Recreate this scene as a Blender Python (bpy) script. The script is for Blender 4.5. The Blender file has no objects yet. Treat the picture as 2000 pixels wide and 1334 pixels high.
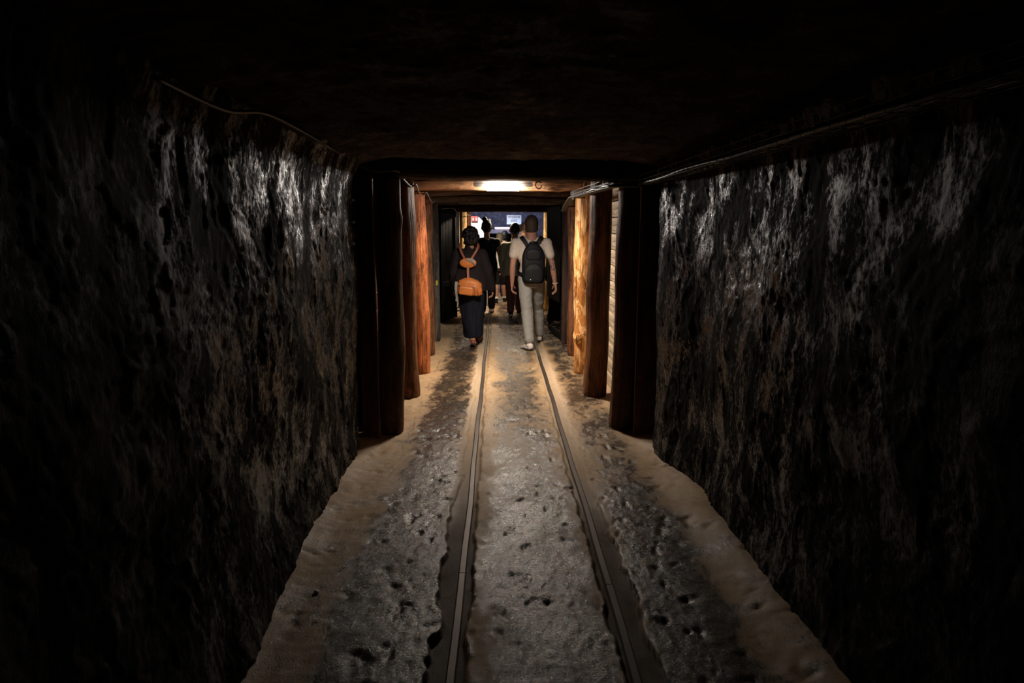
import bpy, math, random
import numpy as np
from mathutils import Vector, Matrix, Euler

S = bpy.context.scene
C = S.collection
PI = math.pi

# ------------------------------------------------------------------ camera
CAM_H = 1.65
cd = bpy.data.cameras.new('camera')
cam = bpy.data.objects.new('camera', cd)
C.objects.link(cam)
cam.location = (0, 0, CAM_H)
cam.rotation_euler = (math.radians(90 - 9.83), 0, math.radians(-1.10))
cd.sensor_width = 36.0
cd.lens = 24.0
cd.clip_start = 0.05
cd.clip_end = 100
S.camera = cam

# ------------------------------------------------------------------ world, exposure
w = bpy.data.worlds.new('world')
S.world = w
w.use_nodes = True
w.node_tree.nodes['Background'].inputs[0].default_value = (0.03, 0.028, 0.035, 1)
w.node_tree.nodes['Background'].inputs[1].default_value = 0.0
S.view_settings.view_transform = 'Standard'
S.view_settings.look = 'None'
S.view_settings.exposure = 0.0
S.view_settings.gamma = 1.0
S.view_settings.use_curve_mapping = False
S.cycles.use_denoising = True
S.cycles.denoising_prefilter = 'ACCURATE'
S.cycles.max_bounces = 7
S.cycles.diffuse_bounces = 5
S.cycles.glossy_bounces = 4
S.cycles.caustics_reflective = False
S.cycles.caustics_refractive = False
S.cycles.sample_clamp_indirect = 4.0

LAMP_STRENGTH = 190.0
LAMP2_POWER = 48.0


def area_light(name, loc, size, power, color, rot=(0, 0, 0), size_y=None, spread=180):
    d = bpy.data.lights.new(name, 'AREA')
    d.energy = power
    d.color = color
    d.size = size
    if size_y:
        d.shape = 'RECTANGLE'
        d.size_y = size_y
    d.spread = math.radians(spread)
    o = bpy.data.objects.new(name, d)
    o.location = loc
    o.rotation_euler = rot
    C.objects.link(o)
    return o


area_light('ceiling_lamp_light', (0.046, 7.20, 1.965), 0.32, 48, (1.0, .84, .66), (0, 0, 0), 0.08, 152)
# lamps of the further chamber (their fittings hang above the timber lintel)
area_light('chamber_lamp_light', (0.10, 12.75, 1.93), 0.5, LAMP2_POWER, (1.0, 0.80, 0.58), (0, 0, 0), 0.1)
area_light('chamber_wall_light', (-0.6, 15.0, 2.35), 0.6, 45, (1.0, 0.97, 0.92), (math.radians(55), 0, 0), 0.2)
area_light('chamber_blue_light', (0.3, 17.6, 2.3), 0.6, 85, (0.36, 0.47, 1.0), (math.radians(60), 0, 0), 0.2)
area_light('fill_light_behind', (0.1, -5.0, 1.9), 0.35, 7, (1.0, 0.86, 0.75), (0, 0, 0), 0.1)  # added unseen fill light behind the camera, lifts the near darks


# ------------------------------------------------------------------ helpers
def tag(o, label=None, cat=None, group=None, kind=None):
    if label: o['label'] = label
    if cat: o['category'] = cat
    if group: o['group'] = group
    if kind: o['kind'] = kind
    return o


def empty(name, loc=(0, 0, 0), label=None, cat=None, group=None, kind=None, rz=0):
    o = bpy.data.objects.new(name, None)
    o.location = loc
    o.rotation_euler = (0, 0, rz)
    C.objects.link(o)
    return tag(o, label, cat, group, kind)


class MB:
    def __init__(s):
        s.v = []; s.f = []

    def add(s, vs, fs):
        b = len(s.v)
        s.v += [tuple(p) for p in vs]
        s.f += [tuple(i + b for i in q) for q in fs]
        return s

    def box(s, c, size, rot=None, bev=0.0):
        hx, hy, hz = size[0] / 2, size[1] / 2, size[2] / 2
        R = rot.to_matrix() if rot else Matrix.Identity(3)
        c = Vector(c)
        if bev <= 0:
            vs = [c + R @ Vector((x * hx, y * hy, z * hz)) for z in (-1, 1) for x, y in ((-1, -1), (1, -1), (1, 1), (-1, 1))]
            fs = [(3, 2, 1, 0), (4, 5, 6, 7), (0, 1, 5, 4), (1, 2, 6, 5), (2, 3, 7, 6), (3, 0, 4, 7)]
            return s.add(vs, fs)
        b = min(bev, hx * .9, hy * .9, hz * .9)
        vs = []
        rings = [(-hz, b), (-hz + b, 0), (hz - b, 0), (hz, b)]
        for z, i in rings:
            x, y = hx - i, hy - i
            bb = b * .6
            for px, py in ((-x + bb, -y), (x - bb, -y), (x, -y + bb), (x, y - bb), (x - bb, y), (-x + bb, y), (-x, y - bb), (-x, -y + bb)):
                vs.append(c + R @ Vector((px, py, z)))
        fs = [tuple(range(7, -1, -1)), tuple(range(24, 32))]
        for r in range(3):
            for k in range(8):
                k2 = (k + 1) % 8
                fs.append((r * 8 + k, r * 8 + k2, r * 8 + 8 + k2, r * 8 + 8 + k))
        return s.add(vs, fs)

    def tube(s, pts, r, n=8, cap=True):
        pts = [Vector(p) for p in pts]
        m = len(pts)
        rr = r if hasattr(r, '__len__') else [r] * m
        up = None
        vs = []
        for i, p in enumerate(pts):
            d = (pts[min(i + 1, m - 1)] - pts[max(i - 1, 0)])
            if d.length < 1e-9: d = Vector((0, 0, 1))
            d.normalize()
            if up is None:
                up = Vector((0, 0, 1)) if abs(d.z) < .9 else Vector((1, 0, 0))
            a = d.cross(up)
            if a.length < 1e-6: a = d.cross(Vector((0, 1, 0)))
            a.normalize()
            b = a.cross(d).normalized()
            up = b
            for k in range(n):
                t = 2 * PI * k / n
                vs.append(p + (a * math.cos(t) + b * math.sin(t)) * rr[i])
        fs = []
        for i in range(m - 1):
            for k in range(n):
                k2 = (k + 1) % n
                fs.append((i * n + k, (i + 1) * n + k, (i + 1) * n + k2, i * n + k2))
        if cap:
            fs.append(tuple(range(n)))
            fs.append(tuple((m - 1) * n + k for k in reversed(range(n))))
        return s.add(vs, fs)

    def loft(s, rings, n=24):
        """rings: (center, rx, ry[, power]) horizontal ellipses, bottom to top."""
        vs = []
        for rg in rings:
            c, rx, ry = rg[0], rg[1], rg[2]
            pw = rg[3] if len(rg) > 3 else 2.0
            for k in range(n):
                t = 2 * PI * k / n
                cx, sx = math.cos(t), math.sin(t)
                e = 2.0 / pw
                vs.append((c[0] + rx * math.copysign(abs(cx) ** e, cx), c[1] + ry * math.copysign(abs(sx) ** e, sx), c[2]))
        m = len(rings)
        fs = []
        for i in range(m - 1):
            for k in range(n):
                k2 = (k + 1) % n
                fs.append((i * n + k, i * n + k2, (i + 1) * n + k2, (i + 1) * n + k))
        fs.append(tuple(reversed(range(n))))
        fs.append(tuple((m - 1) * n + k for k in range(n)))
        return s.add(vs, fs)

    def ell(s, c, r, rot=None, n=16, m=10):
        R = rot.to_matrix() if rot else Matrix.Identity(3)
        c = Vector(c)
        vs = [c + R @ Vector((0, 0, -r[2]))]
        for i in range(1, m):
            a = -PI / 2 + PI * i / m
            for k in range(n):
                t = 2 * PI * k / n
                vs.append(c + R @ Vector((r[0] * math.cos(a) * math.cos(t), r[1] * math.cos(a) * math.sin(t), r[2] * math.sin(a))))
        vs.append(c + R @ Vector((0, 0, r[2])))
        fs = []
        for k in range(n):
            k2 = (k + 1) % n
            fs.append((0, 1 + k2, 1 + k))
            fs.append((len(vs) - 1, 1 + (m - 2) * n + k, 1 + (m - 2) * n + k2))
            for i in range(m - 2):
                fs.append((1 + i * n + k, 1 + i * n + k2, 1 + (i + 1) * n + k2, 1 + (i + 1) * n + k))
        return s.add(vs, fs)

    def cap(s, p0, r0, p1, r1, n=16):
        """tapered capsule"""
        p0, p1 = Vector(p0), Vector(p1)
        d = (p1 - p0)
        L = d.length
        d = d.normalized() if L > 1e-6 else Vector((0, 0, 1))
        pts, rs = [], []
        for a in (85, 60, 35, 12):
            pts.append(p0 - d * r0 * math.sin(math.radians(a))); rs.append(r0 * math.cos(math.radians(a)))
        for t in (0.2, .4, .6, .8):
            pts.append(p0.lerp(p1, t)); rs.append(r0 + (r1 - r0) * t)
        for a in (12, 35, 60, 85):
            pts.append(p1 + d * r1 * math.sin(math.radians(a))); rs.append(r1 * math.cos(math.radians(a)))
        return s.tube(pts, rs, n)

    def mesh(s, name):
        me = bpy.data.meshes.new(name)
        me.from_pydata(s.v, [], s.f)
        me.validate()
        return me

    def obj(s, name, mat, parent=None, smooth=False, loc=None):
        me = s.mesh(name)
        if mat: me.materials.append(mat)
        if smooth: me.shade_smooth()
        o = bpy.data.objects.new(name, me)
        C.objects.link(o)
        if parent: o.parent = parent
        if loc: o.location = loc
        return o


# --- numpy gradient-ish value noise
def _hash(ix, iy, iz, seed):
    h = (ix.astype(np.uint32) * np.uint32(374761393) + iy.astype(np.uint32) * np.uint32(668265263)
         + iz.astype(np.uint32) * np.uint32(2147483647) + np.uint32(seed * 144665 & 0x7fffffff))
    h = (h ^ (h >> np.uint32(13))) * np.uint32(1274126177)
    h = h ^ (h >> np.uint32(16))
    h = (h * np.uint32(2246822519)) ^ (h >> np.uint32(15))
    return (h & np.uint32(0xffffff)).astype(np.float64) / 0xffffff * 2 - 1


def noise3(x, y, z, seed=0):
    x, y, z = np.broadcast_arrays(np.asarray(x, float), np.asarray(y, float), np.asarray(z, float))
    ix, iy, iz = np.floor(x), np.floor(y), np.floor(z)
    fx, fy, fz = x - ix, y - iy, z - iz
    ix, iy, iz = ix.astype(np.int64), iy.astype(np.int64), iz.astype(np.int64)
    u, v, w_ = [t * t * t * (t * (t * 6 - 15) + 10) for t in (fx, fy, fz)]
    r = 0
    for dx in (0, 1):
        for dy in (0, 1):
            for dz in (0, 1):
                wt = (u if dx else 1 - u) * (v if dy else 1 - v) * (w_ if dz else 1 - w_)
                r = r + wt * _hash(ix + dx, iy + dy, iz + dz, seed)
    return r


def fbm(x, y, z, seed=0, octv=4, gain=.5, lac=2.03):
    a, r, f = 1.0, 0, 1.0
    for o in range(octv):
        r = r + a * noise3(x * f, y * f, z * f, seed + o * 17)
        a *= gain; f *= lac
    return r


def ridged(x, y, z, seed=0, octv=4):
    a, r, f = 1.0, 0, 1.0
    for o in range(octv):
        r = r + a * (1 - 2 * np.abs(noise3(x * f, y * f, z * f, seed + o * 13)))
        a *= .5; f *= 2.1
    return r


def smooth01(t):
    t = np.clip(t, 0, 1)
    return t * t * (3 - 2 * t)


def grid_obj(name, P, mat, attrs=None, parent=None, smooth=True):
    """P: (n, m, 3) array"""
    n, m = P.shape[:2]
    me = bpy.data.meshes.new(name)
    idx = np.arange(n * m).reshape(n, m)
    q = np.stack([idx[:-1, :-1], idx[1:, :-1], idx[1:, 1:], idx[:-1, 1:]], -1).reshape(-1, 4)
    me.vertices.add(n * m)
    me.vertices.foreach_set('co', P.reshape(-1).astype(np.float32))
    me.loops.add(q.size)
    me.loops.foreach_set('vertex_index', q.reshape(-1).astype(np.int32))
    me.polygons.add(len(q))
    me.polygons.foreach_set('loop_start', (np.arange(len(q)) * 4).astype(np.int32))
    me.polygons.foreach_set('loop_total', np.full(len(q), 4, np.int32))
    me.update(calc_edges=True)
    for k, a in (attrs or {}).items():
        at = me.attributes.new(k, 'FLOAT', 'POINT')
        at.data.foreach_set('value', a.reshape(-1).astype(np.float32))
    if smooth: me.shade_smooth()
    me.materials.append(mat)
    o = bpy.data.objects.new(name, me)
    C.objects.link(o)
    if parent: o.parent = parent
    return o


# ------------------------------------------------------------------ materials
class NT:
    def __init__(s, name):
        s.m = bpy.data.materials.new(name)
        s.m.use_nodes = True
        s.t = s.m.node_tree
        s.b = s.t.nodes['Principled BSDF']
        s.co = None

    def n(s, typ, **kw):
        nd = s.t.nodes.new(typ)
        for k, v in kw.items(): setattr(nd, k, v)
        return nd

    def link(s, a, b):
        s.t.links.new(a, b)

    def coord(s, scale=(1, 1, 1)):
        if s.co is None:
            s.co = s.n('ShaderNodeTexCoord').outputs['Object']
        mp = s.n('ShaderNodeMapping')
        mp.inputs['Scale'].default_value = scale
        s.link(s.co, mp.inputs[0])
        return mp.outputs[0]

    def noise(s, scale, detail=5, rough=.55, sc=(1, 1, 1), dist=0.0):
        nd = s.n('ShaderNodeTexNoise')
        nd.inputs['Scale'].default_value = scale
        nd.inputs['Detail'].default_value = detail
        nd.inputs['Roughness'].default_value = rough
        nd.inputs['Distortion'].default_value = dist
        s.link(s.coord(sc), nd.inputs['Vector'])
        return nd.outputs['Fac']

    def ramp(s, fac, stops):
        r = s.n('ShaderNodeValToRGB')
        els = r.color_ramp.elements
        while len(els) < len(stops): els.new(.5)
        for e, (p, c) in zip(els, stops):
            e.position = p
            e.color = (*c, 1) if hasattr(c, '__len__') else (c, c, c, 1)
        s.link(fac, r.inputs[0])
        return r.outputs[0]

    def mix(s, fac, a, b, mode='MIX'):
        nd = s.n('ShaderNodeMix', data_type='RGBA', blend_type=mode)
        for sock, v in ((0, fac), (6, a), (7, b)):
            if hasattr(v, 'is_linked') or isinstance(v, bpy.types.NodeSocket): s.link(v, nd.inputs[sock])
            elif sock == 0: nd.inputs[0].default_value = v
            else: nd.inputs[sock].default_value = (*v, 1)
        return nd.outputs[2]

    def math(s, op, a, b=None):
        nd = s.n('ShaderNodeMath', operation=op)
        for i, v in ((0, a), (1, b)):
            if v is None: continue
            if isinstance(v, bpy.types.NodeSocket): s.link(v, nd.inputs[i])
            else: nd.inputs[i].default_value = v
        return nd.outputs[0]

    def attr(s, name):
        nd = s.n('ShaderNodeAttribute', attribute_name=name)
        return nd.outputs['Fac']

    def bump(s, h, strength=.5, dist=.01, prev=None):
        nd = s.n('ShaderNodeBump')
        nd.inputs['Strength'].default_value = strength
        nd.inputs['Distance'].default_value = dist
        s.link(h, nd.inputs['Height'])
        if prev: s.link(prev, nd.inputs['Normal'])
        return nd.outputs[0]

    def set(s, color=None, rough=None, normal=None, metal=None, spec=None, coat=None):
        for k, v in (('Base Color', color), ('Roughness', rough), ('Normal', normal), ('Metallic', metal), ('Specular IOR Level', spec), ('Coat Weight', coat)):
            if v is None: continue
            if isinstance(v, bpy.types.NodeSocket): s.link(v, s.b.inputs[k])
            elif k == 'Base Color': s.b.inputs[k].default_value = (*v, 1)
            else: s.b.inputs[k].default_value = v
        return s.m


def m_plain(name, col, rough=.6, metal=0.0, var=.25, scale=14, bump=.3, bd=.003, spec=.5, sc=(1, 1, 1)):
    t = NT(name)
    n = t.noise(scale, 5, .6, sc)
    lo = tuple(c * (1 - var) for c in col)
    hi = tuple(min(1, c * (1 + var)) for c in col)
    return t.set(t.ramp(n, [(.3, lo), (.7, hi)]), rough, t.bump(n, bump, bd), metal, spec)


def m_emit(name, col, strength):
    t = NT(name)
    t.b.inputs['Emission Color'].default_value = (*col, 1)
    t.b.inputs['Emission Strength'].default_value = strength
    n = t.noise(20, 2)
    return t.set(t.ramp(n, [(0, (.8, .8, .8)), (1, (.85, .85, .85))]), .4)


def m_rock(name, dark, light, wet, sc, rlo=.28, rhi=.75, fine=60.0, vein=False):
    t = NT(name)
    big = t.noise(1.7, 6, .62, sc, .4)
    mid = t.noise(9, 8, .68, sc, .3)
    fin = t.noise(fine, 6, .7, sc)
    col = t.ramp(mid, [(.32, dark), (.55, tuple((a + b) / 2 for a, b in zip(dark, light))), (.72, light)])
    col = t.mix(t.ramp(big, [(.4, 0.0), (.62, .75)]), col, dark)
    if vein:
        v = t.noise(1.1, 3, .5, (1, .8, .5), .8)
        vm = t.ramp(v, [(.455, 0.0), (.485, 1.0), (.50, 1.0), (.53, 0.0)])
        vm2 = t.math('MULTIPLY', vm, t.ramp(mid, [(.4, .1), (.6, .9)]))
        col = t.mix(vm2, col, (.075, .06, .043))
    wetm = t.math('ADD', t.math('MULTIPLY', t.noise(5.5, 6, .65, sc, .5), .6), t.math('MULTIPLY', fin, .4))
    wm = t.ramp(wetm, [(.495, 0.0), (.575, 1.0)])
    if rlo < .4:        # the seepage crust is thickest towards the timber sets
        sy = t.n('ShaderNodeSeparateXYZ'); t.link(t.coord(), sy.inputs[0])
        yy = t.math('ADD', t.math('MULTIPLY', sy.outputs[1], .25), t.math('MULTIPLY', t.math('SUBTRACT', big, .5), .8))
        wm = t.math('MULTIPLY', wm, t.ramp(yy, [(.42, .22), (.72, 1.0)]))
    rough = t.mix(wm, (rhi, rhi, rhi), (rlo, rlo, rlo))
    vf = t.noise(fine * 2.6, 3, .6, sc)
    h = t.math('ADD', mid, t.math('ADD', t.math('MULTIPLY', fin, .45), t.math('MULTIPLY', vf, .16)))
    nrm = t.bump(h, .9, wet)
    return t.set(col, rough, nrm, 0, t.math('ADD', .07, t.math('MULTIPLY', wm, .93 if rlo < .4 else .1)))


def m_wood(name, c1, c2, rough=.6, grain='z', patch=None, seed=0.0):
    t = NT(name)
    sc = {'z': (1, 1, .06), 'x': (.06, 1, 1), 'y': (1, .06, 1)}[grain]
    g = t.noise(38, 6, .65, sc, .6)
    b = t.noise(6, 4, .6, {'z': (1, 1, .35), 'x': (.35, 1, 1), 'y': (1, .35, 1)}[grain], .5)
    col = t.ramp(g, [(.3, c1), (.66, c2)])
    col = t.mix(t.ramp(b, [(.42, 0.0), (.62, .7)]), col, tuple(c * .42 for c in c1))
    if patch:
        p = t.noise(9, 3, .6, {'z': (1, 1, .3), 'x': (.3, 1, 1), 'y': (1, .3, 1)}[grain], 1.2)
        col = t.mix(t.ramp(p, [(.50, 0.0), (.54, 1.0)]), col, patch)
    cr = t.noise(26, 3, .5, {'z': (1, 1, .025), 'x': (.025, 1, 1), 'y': (1, .025, 1)}[grain], .3)
    crack = t.ramp(cr, [(.455, 0.0), (.49, 1.0), (.51, 1.0), (.545, 0.0)])
    gate = t.math('MULTIPLY', crack, t.ramp(b, [(.42, 0.0), (.55, 1.0)]))
    col = t.mix(t.math('MULTIPLY', gate, .8), col, tuple(c * .2 for c in c1))
    fl = t.noise(22, 6, .7, {'z': (1, 1, .4), 'x': (.4, 1, 1), 'y': (1, .4, 1)}[grain], 1.0)
    col = t.mix(t.ramp(fl, [(.52, 0.0), (.68, .55)]), col, tuple(min(1, c * 1.5) for c in c2))
    h = t.math('SUBTRACT', t.math('ADD', g, t.math('ADD', b, fl)), gate)
    return t.set(col, rough, t.bump(h, .8, .010), 0, .22)


M = {}
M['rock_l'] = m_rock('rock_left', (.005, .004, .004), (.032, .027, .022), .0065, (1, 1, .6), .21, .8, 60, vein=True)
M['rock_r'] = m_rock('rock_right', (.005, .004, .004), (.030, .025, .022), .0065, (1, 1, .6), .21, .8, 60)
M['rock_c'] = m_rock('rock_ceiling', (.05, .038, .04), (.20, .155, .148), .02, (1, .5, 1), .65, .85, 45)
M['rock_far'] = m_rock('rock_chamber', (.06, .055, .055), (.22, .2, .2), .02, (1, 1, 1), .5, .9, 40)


def m_floor():
    t = NT('worn_concrete_floor')
    n1 = t.noise(3.2, 6, .62, (1, .7, 1), .5)
    n2 = t.noise(16, 7, .68, (1, .55, 1), .6)
    n3 = t.noise(75, 5, .7)
    dirt_and_falloff = t.attr('dirt_and_falloff'); chan = t.attr('channel'); crumb = t.attr('crumb')
    base = t.ramp(n2, [(.28, (.27, .175, .090)), (.5, (.41, .275, .150)), (.75, (.50, .355, .21))])
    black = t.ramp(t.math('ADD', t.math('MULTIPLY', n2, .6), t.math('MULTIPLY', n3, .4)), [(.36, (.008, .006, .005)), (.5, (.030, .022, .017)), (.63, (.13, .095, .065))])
    # dirt film mask, with the near-floor dimming in it, broken up by noise
    s1 = t.math('ADD', dirt_and_falloff, t.math('MULTIPLY', t.math('SUBTRACT', n1, .5), 2.2))
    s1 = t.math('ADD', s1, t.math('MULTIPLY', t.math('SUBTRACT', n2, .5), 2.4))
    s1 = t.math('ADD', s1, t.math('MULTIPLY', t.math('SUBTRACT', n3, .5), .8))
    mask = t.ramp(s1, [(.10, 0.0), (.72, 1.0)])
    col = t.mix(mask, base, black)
    col = t.mix(crumb, col, t.ramp(n3, [(.3, (.36, .26, .17)), (.7, (.62, .47, .32))]))
    col = t.mix(chan, col, t.ramp(n2, [(.3, (.045, .03, .02)), (.7, (.13, .085, .05))]))
    sx = t.n('ShaderNodeSeparateXYZ'); t.link(t.coord(), sx.inputs[0])
    cx = t.math('ADD', t.math('ADD', sx.outputs[0], .715), t.math('MULTIPLY', t.math('SUBTRACT', t.noise(5, 5, .6, (.2, 1, 1)), .5), .16))
    cm = t.math('MULTIPLY', t.math('LESS_THAN', t.math('ABSOLUTE', cx), .0035), t.math('MULTIPLY', t.math('GREATER_THAN', sx.outputs[1], 4.3), t.math('LESS_THAN', sx.outputs[1], 8.3)))
    cm = t.math('MULTIPLY', cm, t.ramp(n1, [(.42, 0.0), (.5, .85)]))
    col = t.mix(cm, col, (.03, .02, .012))
    r = t.ramp(t.math('ADD', t.math('MULTIPLY', n2, .5), t.math('MULTIPLY', n3, .5)), [(.38, .42), (.5, .25), (.62, .17)])
    r = t.mix(t.math('MAXIMUM', chan, crumb), t.mix(mask, (.6, .6, .6), r), (.75, .75, .75))
    n4 = t.noise(150, 4, .6, (1, .7, 1))
    h = t.math('ADD', t.math('MULTIPLY', n2, .5), t.math('ADD', t.math('MULTIPLY', n3, .35), t.math('MULTIPLY', n4, .26)))
    return t.set(col, r, t.bump(h, .75, .0085), 0, t.math('MULTIPLY', t.ramp(n1, [(.35, .22), (.6, .8)]), 1.0))


M['floor'] = m_floor()
M['steel'] = m_plain('worn_rail_steel', (.06, .045, .035), .5, .4, .35, 22, .4, .002, sc=(1, .2, 1))
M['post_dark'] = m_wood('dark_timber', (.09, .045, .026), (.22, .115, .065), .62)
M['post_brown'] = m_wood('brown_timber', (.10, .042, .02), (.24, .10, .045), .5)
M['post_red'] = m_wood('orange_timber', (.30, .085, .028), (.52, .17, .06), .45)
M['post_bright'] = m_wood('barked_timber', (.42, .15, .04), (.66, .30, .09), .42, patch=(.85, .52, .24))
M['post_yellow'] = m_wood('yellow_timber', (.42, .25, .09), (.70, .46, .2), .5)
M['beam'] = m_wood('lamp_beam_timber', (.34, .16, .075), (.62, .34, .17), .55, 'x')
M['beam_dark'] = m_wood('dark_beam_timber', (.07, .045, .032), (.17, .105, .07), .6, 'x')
M['board'] = m_wood('roof_board', (.09, .06, .042), (.2, .14, .10), .6, 'x')
M['board_y'] = m_wood('roof_board_long', (.05, .032, .022), (.12, .075, .05), .65, 'y')
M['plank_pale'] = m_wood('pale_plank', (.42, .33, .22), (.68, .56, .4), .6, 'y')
M['jamb'] = m_wood('grey_jamb', (.07, .062, .055), (.16, .14, .125), .6)
M['jamb_red'] = m_wood('dark_red_jamb', (.05, .028, .024), (.1, .055, .045), .55)
M['door'] = m_wood('black_door_board', (.005, .005, .006), (.012, .012, .015), .6)
M['door'].node_tree.nodes['Principled BSDF'].inputs['Specular IOR Level'].default_value = .12
M['cable_grey'] = m_plain('grey_cable', (.17, .16, .14), .55, 0, .1)
M['cable_black'] = m_plain('black_cable', (.012, .012, .012), .4, 0, .1)
M['wire'] = m_plain('galvanised_wire', (.22, .21, .19), .5, .5, .15)
M['wire_dark'] = m_plain('shaded_wire', (.06, .055, .05), .6, .3, .15)  # darker copy of the tray wire, shade of the near stretch put into its colour
M['white_metal'] = m_plain('white_painted_metal', (.75, .75, .73), .4, 0, .05)
M['lamp_metal'] = m_plain('lamp_housing_metal', (.20, .17, .14), .45, .3, .1)
M['lamp_glow'] = m_emit('lamp_glow', (1.0, .90, .82), LAMP_STRENGTH)
M['tube_glow'] = m_emit('far_tube_glow', (1.0, .95, .95), 1.6)
M['plaster'] = m_plain('white_plaster', (.82, .82, .80), .8, 0, .06, 8, .4, .006)
M['beige'] = m_plain('beige_lintel_paint', (.30, .23, .19), .7, 0, .1)
M['sign_blue'] = m_plain('pale_blue_sign', (.26, .42, .88), .4, 0, .03)
M['sign_text'] = m_plain('navy_print', (.03, .045, .16), .5, 0, .05)
M['sign_red'] = m_plain('red_sign', (.25, .03, .028), .45, 0, .08)
M['sign_white'] = m_plain('white_print', (.45, .35, .34), .5, 0, .02)
M['yellow'] = m_plain('yellow_sticker', (.75, .62, .04), .5, 0, .04)
M['blue_light_strip'] = m_plain('blue_light_strip', (.10, .16, .62), .4, 0, .1)
M['chip'] = m_plain('salt_chip', (.75, .70, .66), .4, 0, .1)

# ------------------------------------------------------------------ the setting: rock walls, ceiling, floor
XL, XR = -0.985, 1.14          # walls of the near tunnel


def rock_relief(u, v, seed, vs=.55):
    """u along, v up: hewn rock relief in metres"""
    wu = u + .10 * fbm(u * 2.2, v * 1.6, 1, seed + 5, 3) + .15 * v
    wv = v + .10 * fbm(u * 2.4, v * 1.8, 7, seed + 6, 3)
    big = fbm(u * .9, v * .7, 0.3, seed, 3) * .030
    mid = fbm(wu * 3.6, wv * 3.2, 2.0, seed + 9, 3, .45) * .012
    rg = np.clip(1 - 1.6 * np.abs(fbm(wu * 7, wv * 5, 3.0, seed + 13, 3)), 0, 1) ** 3
    rg2 = np.clip(1 - 1.8 * np.abs(fbm(wu * 19, wv * 14, 5.0, seed + 15, 2)), 0, 1) ** 2
    pick = rg * .007 + rg2 * .004
    fine = fbm(wu * 44, wv * 34, 4.0, seed + 21, 1) * .0022
    return big + mid + pick + fine


def near_wall(name, side, X, mat, seed):
    ys = np.concatenate([np.arange(-3.0, 1.0, .04), np.arange(1.0, 4.93, .011)])
    zs = np.arange(-.06, 2.32, .0125)
    Y, Z = np.meshgrid(ys, zs, indexing='ij')
    d = rock_relief(Y, Z, seed)
    # the wall leans in towards the roof, spreads a little at the foot
    lean = .10 * smooth01((Z - 1.75) / .5) ** 2 + .02 * smooth01((.35 - Z) / .35)
    d = d + lean
    end = smooth01((Y - 4.80) / .13)
    XX = X + (.10 * smooth01((4.72 - Y) / .8) if side > 0 else 0) - (0 if side > 0 else .02)
    if side < 0: d = d + .05 * smooth01((3.6 - Y) / 1.2) * smooth01((.7 - Z) / .7)
    Xs = XX + side * (-d) + side * end * .05
    P = np.stack([Xs, Y, Z], -1)
    # return face at the end of the rock, running outward
    last = P[-1:]
    ret = [P]
    for k, off in enumerate((.04, .10, .2, .35)):
        r = last.copy()
        r[..., 0] += side * off
        r[..., 1] += .012 + .03 * fbm(zs * 8 + k, zs * 0, k, seed, 3)[None]
        ret.append(r)
    P = np.concatenate(ret, 0)
    if side < 0: P = P[:, ::-1]
    o = grid_obj(name, P, mat)
    return tag(o, kind='structure')


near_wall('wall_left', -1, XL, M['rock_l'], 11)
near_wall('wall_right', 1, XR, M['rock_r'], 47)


def far_wall(name, side, mat, seed):
    # behind the timber sets and beyond the doors
    ys = np.arange(4.9, 13.4, .06)
    zs = np.arange(-.06, 2.4, .06)
    Y, Z = np.meshgrid(ys, zs, indexing='ij')
    X = side * (1.22 + .0 * Y) + (.05 if side > 0 else 0) - side * rock_relief(Y, Z, seed) * .6
    P = np.stack([X, Y, Z], -1)
    if side < 0: P = P[:, ::-1]
    return tag(grid_obj(name, P, mat), kind='structure')


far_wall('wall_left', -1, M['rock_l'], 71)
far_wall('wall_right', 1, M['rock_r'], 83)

# ceiling of the near tunnel
xs = np.arange(-1.35, 1.5, .022)
ys = np.arange(-3.0, 5.12, .022)
X, Y = np.meshgrid(xs, ys, indexing='ij')
d = fbm(X * 1.1, Y * .9, 3.3, 5, 3) * .03 + ridged(X * 3.5, Y * 6, 1.7, 8, 4) * .014 + fbm(X * 24, Y * 30, 0, 3, 2) * .006
Zc = 2.125 + .0 * Y - d * .8 - .05 * smooth01((np.abs(X - .08) - .75) / .4)
tag(grid_obj('ceiling', np.stack([X, Y, Zc], -1)[:, ::-1], M['rock_c']), kind='structure')
# rock above the timber sets and rock head closing the space above
xs = np.arange(-1.5, 1.6, .08); ys = np.arange(5.0, 13.4, .08)
X, Y = np.meshgrid(xs, ys, indexing='ij')
tag(grid_obj('ceiling', np.stack([X, Y, 2.33 + .02 * fbm(X * 3, Y * 3, 0, 4, 3)], -1)[:, ::-1], M['rock_c']), kind='structure')
tag(MB().box((.05, 5.08, 2.35), (2.9, .06, .4)).obj('trim_1', M['rock_c']), kind='structure')

# floor
RLX, RRX = -0.178, 0.503        # rail centres
fxs = np.concatenate([np.arange(-1.45, -.5, .02), np.arange(-.5, .85, .0085), np.arange(.85, 1.55, .02)])
fys = np.concatenate([np.arange(-3.0, 1.6, .06), np.arange(1.6, 4.5, .0135), np.arange(4.5, 9.0, .022), np.arange(9.0, 14.0, .05)])
X, Y = np.meshgrid(fxs, fys, indexing='ij')
rag = fbm(Y * 10, Y * 0 + 1, X * 0, 33, 4, .5)
rag2 = fbm(Y * 9, Y * 0 + 5, X * 0, 35, 4, .5)
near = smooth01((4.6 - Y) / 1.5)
wl = .045 + .034 * near + rag * .009 * (.6 + near) + .020 * fbm(Y * 3, Y * 0 + 9, 0, 3, 2)
wr = .050 + .030 * near + rag2 * .009 * (.6 + near)


def step(a, s=.006): return smooth01(a / s + .5)


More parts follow.
